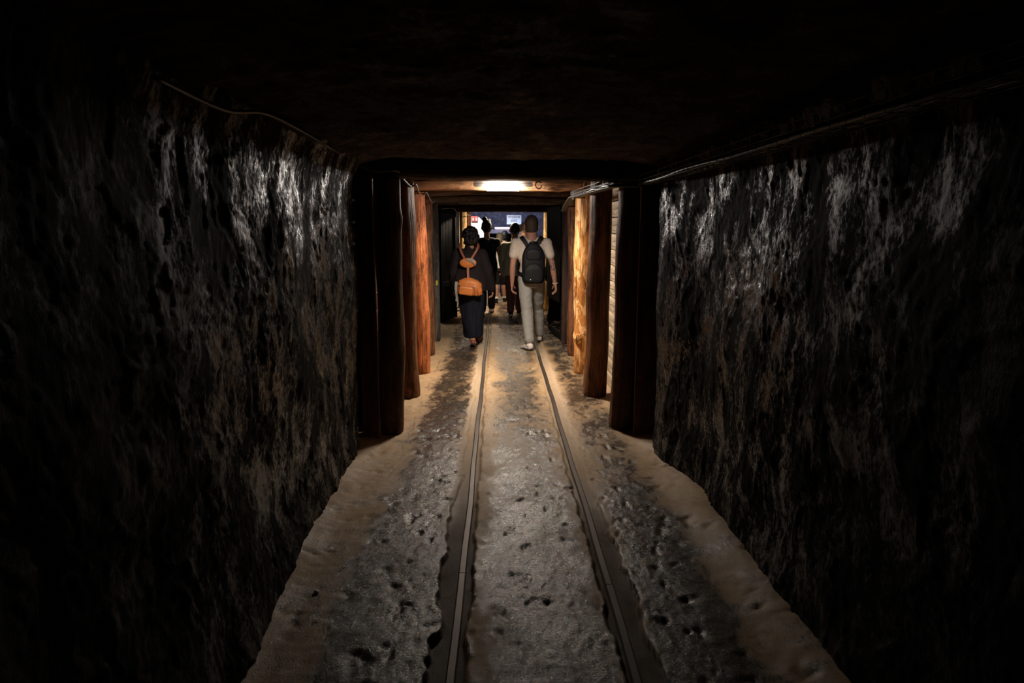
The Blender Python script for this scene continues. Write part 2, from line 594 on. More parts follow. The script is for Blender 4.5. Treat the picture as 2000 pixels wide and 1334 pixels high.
outL = step(RLX - .022 - X, .004) * step(X - (RLX - .022 - wl), .010)
inL = step(X - (RLX + .020), .004) * step((RLX + .045 + .01 * rag2) - X, .01)
outR = step(X - (RRX + .022), .004) * step((RRX + .022 + wr) - X, .010)
inR = step((RRX - .020) - X, .004) * step(X - (RRX - .040 + .01 * rag), .01)
under = step(X - (RLX - .03)) * step(RLX + .03 - X) + step(X - (RRX - .03)) * step(RRX + .03 - X)
chan = np.clip(outL + inL + outR + inR + under, 0, 1)
big = fbm(X * 1.8, Y * 1.2, 0, 51, 2) * .004
pits = np.clip(fbm(X * 16, Y * 13, 0, 55, 3) - .66, 0, 1) * -.020
fine = fbm(X * 38, Y * 30, 0, 57, 2, .6) * .0016 + fbm(X * 70, Y * 60, 0, 61, 2, .7) * .0009
rip = ridged(X * 3, Y * 9, 3, 59, 3) * .0014
Zf = big + pits + fine + rip
foot = .05 * smooth01((np.abs(X - .078) - .93) / .25)     # crumbled foot of the walls
Zf = Zf + foot
depth = .012 + .016 * near
Zf = Zf * (1 - chan) + chan * (-depth + .3 * fine)
# crumbly pale mortar strip outside each channel further on; the far stretch of the channel is filled with it
far = 1 - near
crL = step(RLX - .022 - X, .01) * step(X - (RLX - .022 - wl - .035 - .012 * rag2), .02)
crR = step(X - (RRX + .022), .01) * step((RRX + .022 + wr + .04 + .014 * rag) - X, .02)
crumb = np.clip(crL + crR + .8 * inR, 0, 1) * far * .85
chanm = np.clip(chan * (near * .9 + .12), 0, 1)
# dirt film: walked and wheeled bands (stains of the concrete itself), with lamp falloff painted in near the camera
centre = np.exp(-((X - .20) / .26) ** 4)
left_band = np.exp(-((X + .47) / .22) ** 4)
right_band = np.exp(-((X - .80) / .18) ** 4)
dirt_and_falloff = (.82 + .1 * near) * centre + (.95 + .35 * near) * left_band + (.72 + .4 * near) * right_band
dirt_and_falloff = dirt_and_falloff - .55 * np.exp(-((X - RLX - .05) / .05) ** 2) * far - .15
dirt_and_falloff = dirt_and_falloff + .38 * near  # painted falloff: darkens the near floor, which lies far from the lamp
tag(grid_obj('floor', np.stack([X, Y, Zf], -1)[::1], M['floor'], {'dirt_and_falloff': dirt_and_falloff, 'channel': chanm, 'crumb': crumb}), kind='structure')

# ------------------------------------------------------------------ chamber beyond
xs = np.arange(-3.2, 2.6, .06); ys = np.arange(13.9, 24.5, .08)
X, Y = np.meshgrid(xs, ys, indexing='ij')
Zc = fbm(X * 3, Y * 3, 0, 91, 3) * .008
tag(grid_obj('floor', np.stack([X, Y, Zc], -1), M['floor'], {'dirt_and_falloff': X * 0 + .15, 'channel': X * 0, 'crumb': X * 0}), kind='structure')
xs = np.arange(-3.2, 2.6, .04); zs = np.arange(-.05, 2.9, .04)
X, Z = np.meshgrid(xs, zs, indexing='ij')
Yb = 20.6 - rock_relief(X * 1.5, Z * 1.5, 95, 1.0) * 3.5
# opening of the passage beyond is cut by leaving the columns out below the lintel
PB = np.stack([X, Yb, Z], -1)
zi = int(np.searchsorted(zs, 1.50))
tag(grid_obj('wall_back', PB[:, zi:], M['rock_far']), kind='structure')
xi0, xi1 = int(np.searchsorted(xs, -.35)), int(np.searchsorted(xs, .55))
tag(grid_obj('wall_back', PB[:xi0 + 1, :zi + 1], M['rock_far']), kind='structure')
tag(grid_obj('wall_back', PB[xi1:, :zi + 1], M['rock_far']), kind='structure')
tag(MB().box((.1, 24.4, .8), (1.6, .1, 1.8)).obj('wall_back', M['rock_far']), kind='structure')
tag(MB().box((-3.2, 17.5, 1.4), (.1, 8.6, 2.9)).obj('wall_left', M['rock_far']), kind='structure')
tag(MB().box((2.6, 17.5, 1.4), (.1, 8.6, 2.9)).obj('wall_right', M['rock_far']), kind='structure')
tag(MB().box((-.3, 18.6, 2.85), (5.9, 11.6, .1)).obj('ceiling', M['rock_far']), kind='structure')
tag(MB().box((-1.97, 13.42, 1.4), (2.46, .1, 2.9)).obj('wall_front', M['rock_far']), kind='structure')
tag(MB().box((1.765, 13.42, 1.4), (1.67, .1, 2.9)).obj('wall_front', M['rock_far']), kind='structure')
tag(MB().box((.0, 13.42, 2.55), (2.7, .1, .65)).obj('wall_front', M['rock_far']), kind='structure')
# beige lintel over the passage at the back
lb = MB().box((.1, 20.2, 1.42), (1.15, .18, .13), bev=.01).obj('stone_lintel', M['beige'])
tag(lb, 'beige lintel under the white tube at the far end', 'lintel')
for x in (-.43, .63):
    tag(MB().box((x, 20.25, .66), (.12, .16, 1.40), bev=.01).obj('passage_upright', M['beige']),
        'upright carrying the far beige lintel, ' + ('left side' if x < 0 else 'right side'), 'upright')
# white partition with the red signs
xa, xb = -.69, -.27
vs = [(x, y, z) for y in (16.02, 16.12) for x, z in ((xa, 0), (xb, 0), (xb, 1.60), (-.46, 1.79), (xa, 1.79))]
part = MB().add(vs, [(4, 3, 2, 1, 0)[::-1], (5, 6, 7, 8, 9)[::-1]] + [(k, 5 + k, 5 + (k + 1) % 5, (k + 1) % 5)[::1] for k in range(5)]).obj('white_partition', M['plaster'])
tag(part, 'brightly lit white plastered partition beyond the far yellow post', 'partition')


# ------------------------------------------------------------------ logs
def log_mesh(p0, p1, r, seed, n=32, m=60, wob=.012, knots=3, flat=0.0, taper=.06, cap=.006):
    """vertical (or horizontal) trunk with irregular outline; returns MB"""
    p0, p1 = Vector(p0), Vector(p1)
    ax = (p1 - p0); L = ax.length; ax.normalize()
    a = Vector((0, 1, 0)) if abs(ax.y) < .9 else Vector((1, 0, 0))
    u = ax.cross(a).normalized(); v = ax.cross(u).normalized()
    rnd = random.Random(seed)
    kn = [(rnd.uniform(.1, .9) * L, rnd.uniform(0, 2 * PI), rnd.uniform(.008, .02)) for _ in range(knots)]
    T = np.linspace(0, 1, m)
    th = np.linspace(0, 2 * PI, n, endpoint=False)
    TT, TH = np.meshgrid(T, th, indexing='ij')
    dx = fbm(T * 2.1, T * 0, 0, seed, 2) * wob * 1.4
    dy = fbm(T * 2.3, T * 0 + 9, 0, seed + 3, 2) * wob
    R = r * (1 + taper * (.5 - TT)) + wob * .55 * fbm(np.cos(TH) * 1.2, np.sin(TH) * 1.2, TT * L * 1.8, seed + 7, 3)
    R = R + .0025 * fbm(np.cos(TH) * 6, np.sin(TH) * 6, TT * L * 2.0, seed + 8, 2)
    for kz, ka, kh in kn:
        dd = ((TT * L - kz) / .05) ** 2 + ((np.angle(np.exp(1j * (TH - ka)))) * r / .035) ** 2
        R = R + kh * np.exp(-dd)
    if flat:
        e = 4.0
        R = R / (np.abs(np.cos(TH)) ** e + np.abs(np.sin(TH)) ** e) ** (1 / e) * (1 - flat * .12)
    ed = np.minimum(TT, 1 - TT) * L
    R = R - cap * smooth01((.01 - ed) / .01)
    b = MB()
    vs = []
    for i in range(m):
        c = p0 + ax * (L * T[i]) + u * float(dx[i]) + v * float(dy[i])
        for k in range(n):
            vs.append(c + (u * math.cos(th[k]) + v * math.sin(th[k])) * float(R[i, k]))
    fs = []
    for i in range(m - 1):
        for k in range(n):
            k2 = (k + 1) % n
            fs.append((i * n + k, i * n + k2, (i + 1) * n + k2, (i + 1) * n + k))
    fs.append(tuple(reversed(range(n))))
    fs.append(tuple((m - 1) * n + k for k in range(n)))
    return b.add(vs, fs)


def post(x, y, r, ztop, mat, seed, label, group=None, z0=-.01, **kw):
    b = log_mesh((0, 0, z0), (0, 0, ztop), r, seed, **kw)
    o = b.obj('timber_post', mat, None, True, (x, y, 0))
    tag(o, label, 'post', group)
    return o


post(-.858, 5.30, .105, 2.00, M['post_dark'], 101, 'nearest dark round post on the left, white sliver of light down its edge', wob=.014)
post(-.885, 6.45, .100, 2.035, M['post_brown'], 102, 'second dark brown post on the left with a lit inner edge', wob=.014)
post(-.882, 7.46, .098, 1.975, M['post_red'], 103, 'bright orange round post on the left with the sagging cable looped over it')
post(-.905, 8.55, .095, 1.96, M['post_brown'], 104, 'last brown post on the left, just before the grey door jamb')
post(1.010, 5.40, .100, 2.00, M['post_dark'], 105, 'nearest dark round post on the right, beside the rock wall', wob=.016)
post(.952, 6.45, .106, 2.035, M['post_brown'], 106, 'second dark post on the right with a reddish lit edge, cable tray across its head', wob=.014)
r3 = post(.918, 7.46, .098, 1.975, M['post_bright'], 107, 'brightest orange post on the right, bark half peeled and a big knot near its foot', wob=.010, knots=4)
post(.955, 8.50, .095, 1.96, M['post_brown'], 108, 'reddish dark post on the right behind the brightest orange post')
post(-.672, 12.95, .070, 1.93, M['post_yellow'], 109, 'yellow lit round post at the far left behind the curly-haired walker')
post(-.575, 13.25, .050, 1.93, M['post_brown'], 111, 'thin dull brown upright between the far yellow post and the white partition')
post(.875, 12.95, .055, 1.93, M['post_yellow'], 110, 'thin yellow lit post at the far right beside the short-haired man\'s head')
# burl on the bright post
bm_ = MB().ell((0, 0, 0), (.052, .04, .052), n=24, m=16)
vv = np.array(bm_.v)
nn = fbm(vv[:, 0] * 40, vv[:, 1] * 40, vv[:, 2] * 40, 5, 3)
vv = vv * (1 + .22 * nn)[:, None]
bm_.v = [tuple(p) for p in vv]
o = bm_.obj('knot', M['post_bright'], r3, True, (-.045, -.075, .40))
o = bm_.obj('knot', M['post_bright'], r3, True, (.03, -.08, .46)); o.scale = (.7, .6, .8)


for (x, y, wd, lab) in ((-.985, 5.10, .13, 'dark upright board between the left rock wall and the nearest left post'), (1.150, 5.16, .19, 'dark upright board between the right rock wall and the nearest right post')):
    b = MB().box((0, 0, 1.0), (wd, .035, 2.02), bev=.004)
    o = b.obj('upright_board', M['post_dark'], None, False, (x, y, 0))
    tag(o, lab, 'board')


# beams (caps) on the posts
def beam(y, z, h, dep, x0, x1, mat, seed, label, tilt=0.0, **kw):
    b = log_mesh((x0, 0, tilt), (x1, 0, -tilt), h / 2, seed, n=36, m=70, flat=1.0, taper=.03, **kw)
    b.v = [(p[0], p[1] * dep / h, p[2]) for p in b.v]
    o = b.obj('timber_beam', mat, None, True, (0, y, z))
    return tag(o, label, 'beam')


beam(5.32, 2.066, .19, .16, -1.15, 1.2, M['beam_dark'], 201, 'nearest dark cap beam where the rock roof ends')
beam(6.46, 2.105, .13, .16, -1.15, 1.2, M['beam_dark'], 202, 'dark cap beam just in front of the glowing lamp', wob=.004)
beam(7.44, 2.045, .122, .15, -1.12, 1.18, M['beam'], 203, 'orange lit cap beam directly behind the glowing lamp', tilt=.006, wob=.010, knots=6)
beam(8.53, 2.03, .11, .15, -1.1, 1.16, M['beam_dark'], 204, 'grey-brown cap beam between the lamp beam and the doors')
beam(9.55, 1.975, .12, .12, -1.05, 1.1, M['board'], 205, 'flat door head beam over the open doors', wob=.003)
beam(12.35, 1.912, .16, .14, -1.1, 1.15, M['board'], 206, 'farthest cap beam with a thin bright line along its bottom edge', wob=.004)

# roof boards
cb = empty('ceiling', kind='structure')
rnd = random.Random(5)
k = 0
for y0, y1, z0, z1 in ((5.42, 7.42, 2.125, 2.125), (7.42, 9.5, 2.10, 2.05), (9.5, 12.4, 2.035, 1.955)):
    nb = 11
    for i in range(nb):
        wdt = 2.36 / nb
        xc = -1.14 + wdt * (i + .5)
        L = y1 - y0
        b = MB().box((0, 0, 0), (wdt - .008 - rnd.random() * .006, L - .01, .025), bev=.004)
        o = b.obj('plank', M['board_y'] if y0 < 9 else M['board'], cb)
        o.location = (xc, (y0 + y1) / 2, (z0 + z1) / 2 + .02 + rnd.uniform(-.006, .006))
        o.rotation_euler = (math.atan2(z1 - z0, L), rnd.uniform(-.01, .01), 0)

# horizontal plank lining behind the posts
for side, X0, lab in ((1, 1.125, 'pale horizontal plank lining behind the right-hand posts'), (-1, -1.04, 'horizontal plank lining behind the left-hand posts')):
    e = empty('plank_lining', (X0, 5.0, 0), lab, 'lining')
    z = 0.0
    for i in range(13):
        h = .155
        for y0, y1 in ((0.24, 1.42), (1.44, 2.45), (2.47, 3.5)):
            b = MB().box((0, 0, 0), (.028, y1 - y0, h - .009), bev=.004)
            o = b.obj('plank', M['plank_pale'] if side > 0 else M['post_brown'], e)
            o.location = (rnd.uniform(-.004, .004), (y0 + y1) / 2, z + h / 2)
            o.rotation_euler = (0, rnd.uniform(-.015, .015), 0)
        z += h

# wooden wedges over the post heads
for (x, y, z, sx, sz, m, lab) in ((-.80, 6.36, 2.00, .05, .06, 'plank_pale', 'small pale wedge on top of the second left post'),
                                 (.905, 7.30, 2.03, .03, .11, 'post_red', 'small upright wooden peg above the cable tray, over the brightest post'),
                                 (.985, 6.33, 1.99, .09, .07, 'plank_pale', 'pale wooden block at the head of the second right post')):
    tag(MB().box((x, y, z), (sx, .05, sz), Euler((0, .1, .1)), bev=.004).obj('wooden_wedge', M[m]), lab, 'wedge')

# ------------------------------------------------------------------ door frames and leaves
tag(MB().box((-.872, 9.62, .96), (.070, .12, 1.92), bev=.006).obj('trim_2', M['jamb']), kind='structure')
tag(MB().box((.905, 9.34, .96), (.080, .12, 1.92), bev=.006).obj('trim_3', M['jamb_red']), kind='structure')
tag(MB().box((-.80, 11.1, .95), (.05, .06, 1.9), bev=.005).obj('trim_4', M['jamb']), kind='structure') if False else None


def door_leaf(name, x0, y0, x1, y1, zb, zt, gap, label):
    L = math.hypot(x1 - x0, y1 - y0)
    e = empty(name, (x0, y0, 0), label, None, None, 'structure', math.atan2(y1 - y0, x1 - x0))
    n = 5
    for i in range(n):
        wd = L / n
        MB().box((wd * (i + .5), 0, (zb + gap + zt) / 2), (wd - .006, .03, zt - zb - gap), bev=.004).obj('plank', M['door'], e)
    for z in (zb + .05, zb + .62, zt - .08):
        MB().box((L / 2, -.028, z), (L, .03, .09), bev=.005).obj('door_rail', M['door'], e)
    for x in (.03, L - .03):
        MB().box((x, -.028, (zb + zt) / 2), (.06, .032, zt - zb), bev=.005).obj('door_stile', M['door'], e)
    return e


door_leaf('door_1', -.985, 11.30, -.775, 11.98, .02, 1.86, 0, 'black boarded door leaf standing open on the left')
door_leaf('door_2', .86, 9.46, .745, 10.40, .03, 1.88, .52, 'black boarded door leaf standing open on the right, open below its middle rail')
st = MB().box((-.872 + .006, 9.555, .83), (.026, .006, .065)).obj('yellow_label', M['yellow'])
tag(st, 'small yellow label on the grey left door jamb', 'label')
o = MB().tube([(.965, 9.0, 0), (.965, 9.0, 1.0), (.962, 9.0, 1.80)], .024, 14).obj('blue_light_strip', M['blue_light_strip'], None, True)  # added blue strip, stands in for blue light falling on the jamb side
tag(o, 'added blue upright strip standing for blue light on the jamb side, in the gap behind the brightest orange post', 'strip')
o = MB().tube([(-.722, 12.6, 0), (-.722, 12.6, 1.88)], .012, 10).obj('grey_conduit', M['cable_grey'], None, True)
tag(o, 'thin pale upright conduit beside the far yellow post', 'conduit')

# ------------------------------------------------------------------ rails
def rail(y0, y1, x, label):
    prof = [(-.036, -.05), (.036, -.05), (.036, -.042), (.008, -.034), (.008, -.010), (.018, -.004), (.019, .004), (.013, .010), (-.013, .010), (-.019, .004), (-.018, -.004), (-.008, -.010), (-.008, -.034), (-.036, -.042)]
    n = max(2, int((y1 - y0) / .1))
    vs = []
    for i in range(n + 1):
        y = y0 + (y1 - y0) * i / n
        wx = .003 * math.sin(y * 2.1 + x) + .002 * math.sin(y * 5.3)
        wz = .002 * math.sin(y * 1.7 + 2 * x)
        vs += [(wx + a, y - y0, b + wz) for a, b in prof]
    m = len(prof)
    fs = []
    for i in range(n):
        for k in range(m):
            k2 = (k + 1) % m
            fs.append((i * m + k, (i + 1) * m + k, (i + 1) * m + k2, i * m + k2))
    fs.append(tuple(range(m))); fs.append(tuple(n * m + k for k in reversed(range(m))))
    o = MB().add(vs, fs).obj('steel_rail', M['steel'], None, False, (x, y0, 0))
    return tag(o, label, 'rail')


rail(-2.9, 3.02, RLX, 'near length of the left steel rail, up to its joint')
rail(3.026, 13.9, RLX, 'far length of the left steel rail, running on to the walkers')
rail(-2.9, 2.90, RRX, 'near length of the right steel rail, up to its joint')
rail(2.906, 13.9, RRX, 'far length of the right steel rail, running under the white sneaker')

# ------------------------------------------------------------------ lamp
lt = empty('ceiling_lamp', (.046, 7.22, 2.02), 'glowing white tube lamp on the orange cap beam', 'lamp')
MB().box((0, .05, .052), (.61, .085, .022), bev=.004).obj('housing', M['lamp_metal'], lt)
MB().box((-.235, .04, .022), (.14, .07, .042), bev=.008).obj('end_box', M['lamp_metal'], lt)
MB().box((.235, .04, .022), (.14, .07, .042), bev=.008).obj('end_box', M['lamp_metal'], lt)
MB().tube([(-.163, .01, 0), (.163, .01, 0)], .042, 12).obj('diffuser', M['lamp_glow'], lt, True)
o = MB().tube([(.42 + .034 * math.cos(a), 7.31, 2.045 + .036 * math.sin(a)) for a in np.linspace(.6, 2 * PI - .2, 20)], .006, 8).obj('cable_loop', M['cable_black'], None, True)
tag(o, 'small black cable loop hanging on the beam right of the lamp', 'cable')


# ------------------------------------------------------------------ cables
def spline(pts, sub=8):
    pts = [Vector(p) for p in pts]
    out = []
    for i in range(len(pts) - 1):
        p0, p1, p2, p3 = pts[max(i - 1, 0)], pts[i], pts[i + 1], pts[min(i + 2, len(pts) - 1)]
        for k in range(sub):
            t = k / sub
            out.append(.5 * ((2 * p1) + (-p0 + p2) * t + (2 * p0 - 5 * p1 + 4 * p2 - p3) * t * t + (-p0 + 3 * p1 - 3 * p2 + p3) * t ** 3))
    out.append(pts[-1])
    return out


def PX(x, y, Y):
    """point of the place at distance Y along the tunnel seen at frame position (x, y) of the photograph"""
    f = 2000 * cd.lens / cd.sensor_width
    d = Euler(cam.rotation_euler).to_matrix() @ Vector(((x - 1000) / f, -(y - 667) / f, -1))
    return Vector((0, 0, CAM_H)) + d * (Y / d.y)


pts = [PX(x, y, Y) for x, y, Y in ((690, 317, 5.02), (718, 330, 5.08), (745, 335, 5.12), (776, 334, 5.16), (790, 352, 5.75), (803, 364, 6.28), (813, 361, 6.32), (818, 375, 7.0), (824, 383, 7.33), (833, 376, 7.35), (840, 390, 7.9), (846, 396, 8.3), (850, 391, 8.42))]
tag(MB().tube(spline(pts), .0065, 8).obj('hanging_cable', M['cable_grey'], None, True), 'thin grey cable sagging from post to post on the left', 'cable')
pts = [PX(x, y, Y) for x, y, Y in ((300, 150, 1.9), (440, 215, 2.45), (520, 222, 2.8), (600, 262, 3.3), (660, 298, 4.2), (690, 316, 4.98))]
tag(MB().tube(spline(pts), .008, 8).obj('hanging_cable', M['cable_black'], None, True), 'black cable along the top of the left rock wall', 'cable')
pts = [PX(x, y, Y) for x, y, Y in ((862, 408, 9.75), (885, 407, 10.2), (891, 413, 11.5), (897, 417, 12.3))]
tag(MB().tube(spline(pts), .006, 6).obj('hanging_cable', M['cable_grey'], None, True), 'short cable under the roof just left of the far yellow post', 'cable')
# two bent wires on the far yellow post
tag(MB().tube(spline([PX(911, 417, 12.8), PX(914, 420, 12.82), PX(918, 421, 12.9)]), .008, 6).obj('hook', M['wire'], None, True), 'small bent hook at the head of the far yellow post', 'hook')


# ------------------------------------------------------------------ cable tray (wire basket)
def cable_tray(path, wdt, hgt, step_, name, label, wm):
    e = empty(name, path[0], label, 'cable tray')
    org = Vector(path[0])
    P = spline(path, 10)
    # arc length resample
    acc = [0]
    for a, b in zip(P, P[1:]): acc.append(acc[-1] + (b - a).length)

    def at(s_):
        for i in range(len(P) - 1):
            if acc[i + 1] >= s_ or i == len(P) - 2:
                t = (s_ - acc[i]) / max(1e-9, acc[i + 1] - acc[i])
                d = (P[i + 1] - P[i]).normalized()
                return P[i].lerp(P[i + 1], t), d
    up = Vector((0, 0, 1))
    samples = [at(acc[-1] * i / 90) for i in range(91)]

    def off(pd, a, h):
        p, d = pd
        sdir = d.cross(up).normalized()
        return p + sdir * a + up * h - org
    for a, h in ((-wdt / 2, hgt), (-wdt / 2, hgt * .5), (-wdt / 2, 0), (-wdt / 6, 0), (wdt / 6, 0), (wdt / 2, 0), (wdt / 2, hgt * .5), (wdt / 2, hgt)):
        MB().tube([off(s_, a, h) for s_ in samples], .0022, 5).obj('long_wire', wm, e, True)
    nst = int(acc[-1] / step_)
    for i in range(nst + 1):
        s_ = at(min(acc[-1], i * step_))
        MB().tube([off(s_, -wdt / 2, hgt), off(s_, -wdt / 2, 0), off(s_, wdt / 2, 0), off(s_, wdt / 2, hgt)], .0022, 5).obj('cross_wire', wm, e, False)
    rr = random.Random(9)
    for a, h, r_, mt in ((-.030, .012, .010, 'cable_black'), (-.008, .013, .011, 'cable_black'), (.014, .012, .009, 'cable_grey'), (.034, .012, .010, 'cable_black'), (.002, .030, .008, 'cable_black')):
        ph = rr.random() * 6
        c = MB().tube([off(s_, a + .006 * math.sin(i * .21 + ph), h + .004 * math.sin(i * .33 + ph)) for i, s_ in enumerate(samples)], r_, 8).obj('power_cable', M[mt], None, True)
        c.location = org
        tag(c, 'power cable lying in the cable tray ' + ('by the right posts' if path[0][1] > 4 else 'along the right rock wall'), 'cable', 'power cables in the ' + name.replace('_', ' ') + (' by the posts' if path[0][1] > 4 else ' along the right wall'))


cable_tray([(1.03, -2.0, 1.93), (1.03, 1.0, 1.93), (1.04, 3.0, 1.925), (1.06, 4.9, 1.925), (1.06, 5.08, 1.925)], .09, .06, .10, 'cable_tray', 'wire basket cable tray along the top of the right rock wall', M['wire_dark'])
cable_tray([(1.07, 5.16, 1.915), (.90, 5.19, 1.915), (.855, 5.30, 1.915), (.838, 5.8, 1.915), (.815, 6.6, 1.915), (.80, 7.35, 1.915)], .075, .06, .05, 'cable_tray', 'brightly lit wire basket cable tray passing the heads of the right posts', M['wire'])
# grey cables drooping out of the tray end towards the doors
for i in range(5):
    a = (i - 2) * .013
    pts = [(.80 + a, 7.36, 1.93), (.80 + a, 7.65, 1.925), (.805 + a, 8.0, 1.90), (.81 + a, 8.4, 1.855), (.815 + a, 8.7, 1.80)]
    o = MB().tube(spline(pts), .0085, 8).obj('power_cable', M['cable_grey'], None, True)
    tag(o, 'grey cable of the flat bundle bending out of the tray end', 'cable', 'grey cables drooping from the tray end')
tag(MB().box(tuple(PX(1119.5, 381, 7.3)), (.014, .02, .092), bev=.002).obj('tray_bracket', M['white_metal']), 'short white upright bracket at the tray end', 'bracket')
for (x, y) in ((1126, 376), (1131, 385)):
    p = PX(x, y, 7.25)
    o = MB().tube([(.013 * math.cos(a), 0, .013 * math.sin(a)) for a in np.linspace(0, 5.6, 14)], .0035, 6).obj('cable_clip', M['wire'], None, True, tuple(p))
    tag(o, 'small bent metal clip at the tray end, ' + ('upper one' if y < 380 else 'lower one beside the bracket'), 'clip')

# ------------------------------------------------------------------ signs
def text_mesh(s_, size, mat, parent, loc):
    cu = bpy.data.curves.new('lettering', 'FONT')
    cu.body = s_
    cu.size = size
    cu.align_x = 'CENTER'; cu.align_y = 'CENTER'
    cu.extrude = .0006
    cu.offset = .0016
    t = bpy.data.objects.new('lettering', cu)
    C.objects.link(t)
    dg = bpy.context.evaluated_depsgraph_get()
    me = bpy.data.meshes.new_from_object(t.evaluated_get(dg))
    bpy.data.objects.remove(t)
    me.materials.clear(); me.materials.append(mat)
    o = bpy.data.objects.new('lettering', me)
    o.rotation_euler = (PI / 2, 0, 0)
    o.location = loc
    o.parent = parent
    C.objects.link(o)
    return o


p = PX(1004, 429, 13.5)
sg = empty('exit_sign', tuple(p), 'pale blue hanging sign with navy words above the olive-jacketed walker', 'sign')
MB().box((0, 0, 0), (.285, .008, .180), bev=.002).obj('sign_panel', M['sign_blue'], sg)
text_mesh('WYJŚCIE', .058, M['sign_text'], sg, (0, -.006, .046))
text_mesh('EXIT', .058, M['sign_text'], sg, (0, -.006, -.022))
for x in (-.12, .12):
    MB().tube([(x, 0, .088), (x, 0, 1.1)], .003, 6).obj('hanger', M['wire'], sg)
p = PX(927, 427.5, 15.98)
fs_ = empty('fire_sign', tuple(p), 'small red sign with two white pictograms on the white partition', 'sign')
MB().box((0, 0, 0), (.150, .008, .125), bev=.002).obj('sign_panel', M['sign_red'], fs_)
for x in (-.034, .036):
    MB().box((x, -.006, -.012), (.032, .004, .055), bev=.0015).obj('pictogram', M['sign_white'], fs_)
    MB().box((x + .004, -.006, .030), (.018, .004, .014), bev=.0015).obj('pictogram', M['sign_white'], fs_)
# far fluorescent tube
p = PX(981, 445.5, 20.08)
ft = empty('tube_lamp', tuple(p), 'long thin white tube lamp above the beige lintel at the far end', 'lamp')
MB().tube([(-.21, 0, 0), (.21, 0, 0)], .026, 12).obj('tube', M['tube_glow'], ft, True)
for x in (-.225, .225):
    MB().box((x, 0, 0), (.03, .05, .075), bev=.005).obj('end_cap', M['lamp_metal'], ft)
# chamber lamp fittings
e = empty('ceiling_lamp', (.10, 12.75, 1.96), 'lamp fitting hidden behind the farthest cap beam', 'lamp')
MB().box((0, 0, 0), (.55, .1, .03), bev=.005).obj('housing', M['lamp_metal'], e)
for nm, loc, lab in (('flood_lamp', (-.9, 14.95, 2.42), 'flood lamp over the white partition'), ('flood_lamp', (.3, 17.55, 2.37), 'blue flood lamp under the chamber roof')):
    e = empty(nm, loc, lab, 'lamp')
    MB().box((0, -.03, .0), (.62, .12, .05), bev=.01).obj('housing', M['lamp_metal'], e)
    MB().tube([(0, -.03, .02), (0, -.03, 2.8 - loc[2])], .012, 8).obj('stem', M['lamp_metal'], e, True)


# ------------------------------------------------------------------ small stones
def stone(x, y, r, mat, label, seed):
    b = MB().ell((0, 0, 0), (r, r * .8, r * .6), n=10, m=6)
    vv = np.array(b.v)
    vv *= (1 + .35 * fbm(vv[:, 0] * 60, vv[:, 1] * 60, vv[:, 2] * 60, seed, 2))[:, None]
    b.v = [tuple(p) for p in vv]
    tag(b.obj('stone', mat, None, False, (x, y, r * .5)), label, 'stone')


stone(-.83, 2.87, .013, M['chip'], 'small white stone chip lying on the floor at lower left', 1)
stone(-.035, 5.75, .009, M['yellow'], 'tiny yellowish chip between the rails', 2)
for i, (px, py) in enumerate(((716, 795), (829, 779), (806, 838), (799, 862))):
    pass


# ------------------------------------------------------------------ people
def finish(b, name, mat, voxel, parent=None, sm=4, disp=None):
    """fuse closed pieces into one continuous surface"""
    me = b.mesh(name)
    o = bpy.data.objects.new(name, me)
    C.objects.link(o)
    r = o.modifiers.new('r', 'REMESH'); r.mode = 'VOXEL'; r.voxel_size = voxel
    s_ = o.modifiers.new('s', 'SMOOTH'); s_.factor = .5; s_.iterations = sm
    dg = bpy.context.evaluated_depsgraph_get()
    m2 = bpy.data.meshes.new_from_object(o.evaluated_get(dg))
    o.modifiers.clear()
    o.data = m2
    bpy.data.meshes.remove(me)
    m2.name = name
    if disp:
        n = len(m2.vertices)
        co = np.empty(n * 3, np.float32); m2.vertices.foreach_get('co', co); co = co.reshape(-1, 3).astype(float)
        no = np.empty(n * 3, np.float32); m2.vertices.foreach_get('normal', no); no = no.reshape(-1, 3)
        co = co + no * disp(co)[:, None]
        m2.vertices.foreach_set('co', co.astype(np.float32).reshape(-1))
        m2.update()
    m2.materials.clear(); m2.materials.append(mat)
    m2.shade_smooth()
    if parent: o.parent = parent
    return o


def add_hand(b, wrist, elbow, side, s=1.0, curl=.6, rn=10):
    """side: -1 left arm (palm faces +x), +1 right arm (palm faces -x)"""
    W, E = Vector(wrist), Vector(elbow)
    d = (W - E).normalized()
    pn = Vector((-side, -.15, 0)); pn = (pn - d * pn.dot(d)).normalized()      # palm normal
    fw = d.cross(pn); fw.normalize()
    if fw.y < 0: fw = -fw                                                     # towards thumb (front)
    k0 = W + d * .085 * s
    b.cap(W - d * .02 * s, .024 * s, W + d * .02 * s, .023 * s, rn)
    for i, (t, L) in enumerate(((.030, .070), (.010, .078), (-.010, .072), (-.029, .058))):
        base = k0 + fw * t * s - d * (.002 + .010 * (i == 3)) * s
        b.cap(W + d * .012 * s + fw * t * .55 * s, .0145 * s, base, .0115 * s, rn)
        d1 = (d * math.cos(curl * .7) + pn * math.sin(curl * .7)).normalized()
        d2 = (d * math.cos(curl * 1.6) + pn * math.sin(curl * 1.6)).normalized()
        p1 = base + d1 * L * .52 * s
        b.cap(base, .0098 * s, p1, .0088 * s, rn)
        b.cap(p1, .0088 * s, p1 + d2 * L * .48 * s, .0075 * s, rn)
    t0 = W + d * .022 * s + fw * .022 * s
    t1 = t0 + (d * .55 + fw * .65 + pn * .35).normalized() * .042 * s
    t2 = t1 + (d * .85 + fw * .15 + pn * .5).normalized() * .036 * s
    b.cap(t0, .014 * s, t1, .011 * s, rn); b.cap(t1, .011 * s, t2, .0085 * s, rn)


def V(*a): return Vector(a)


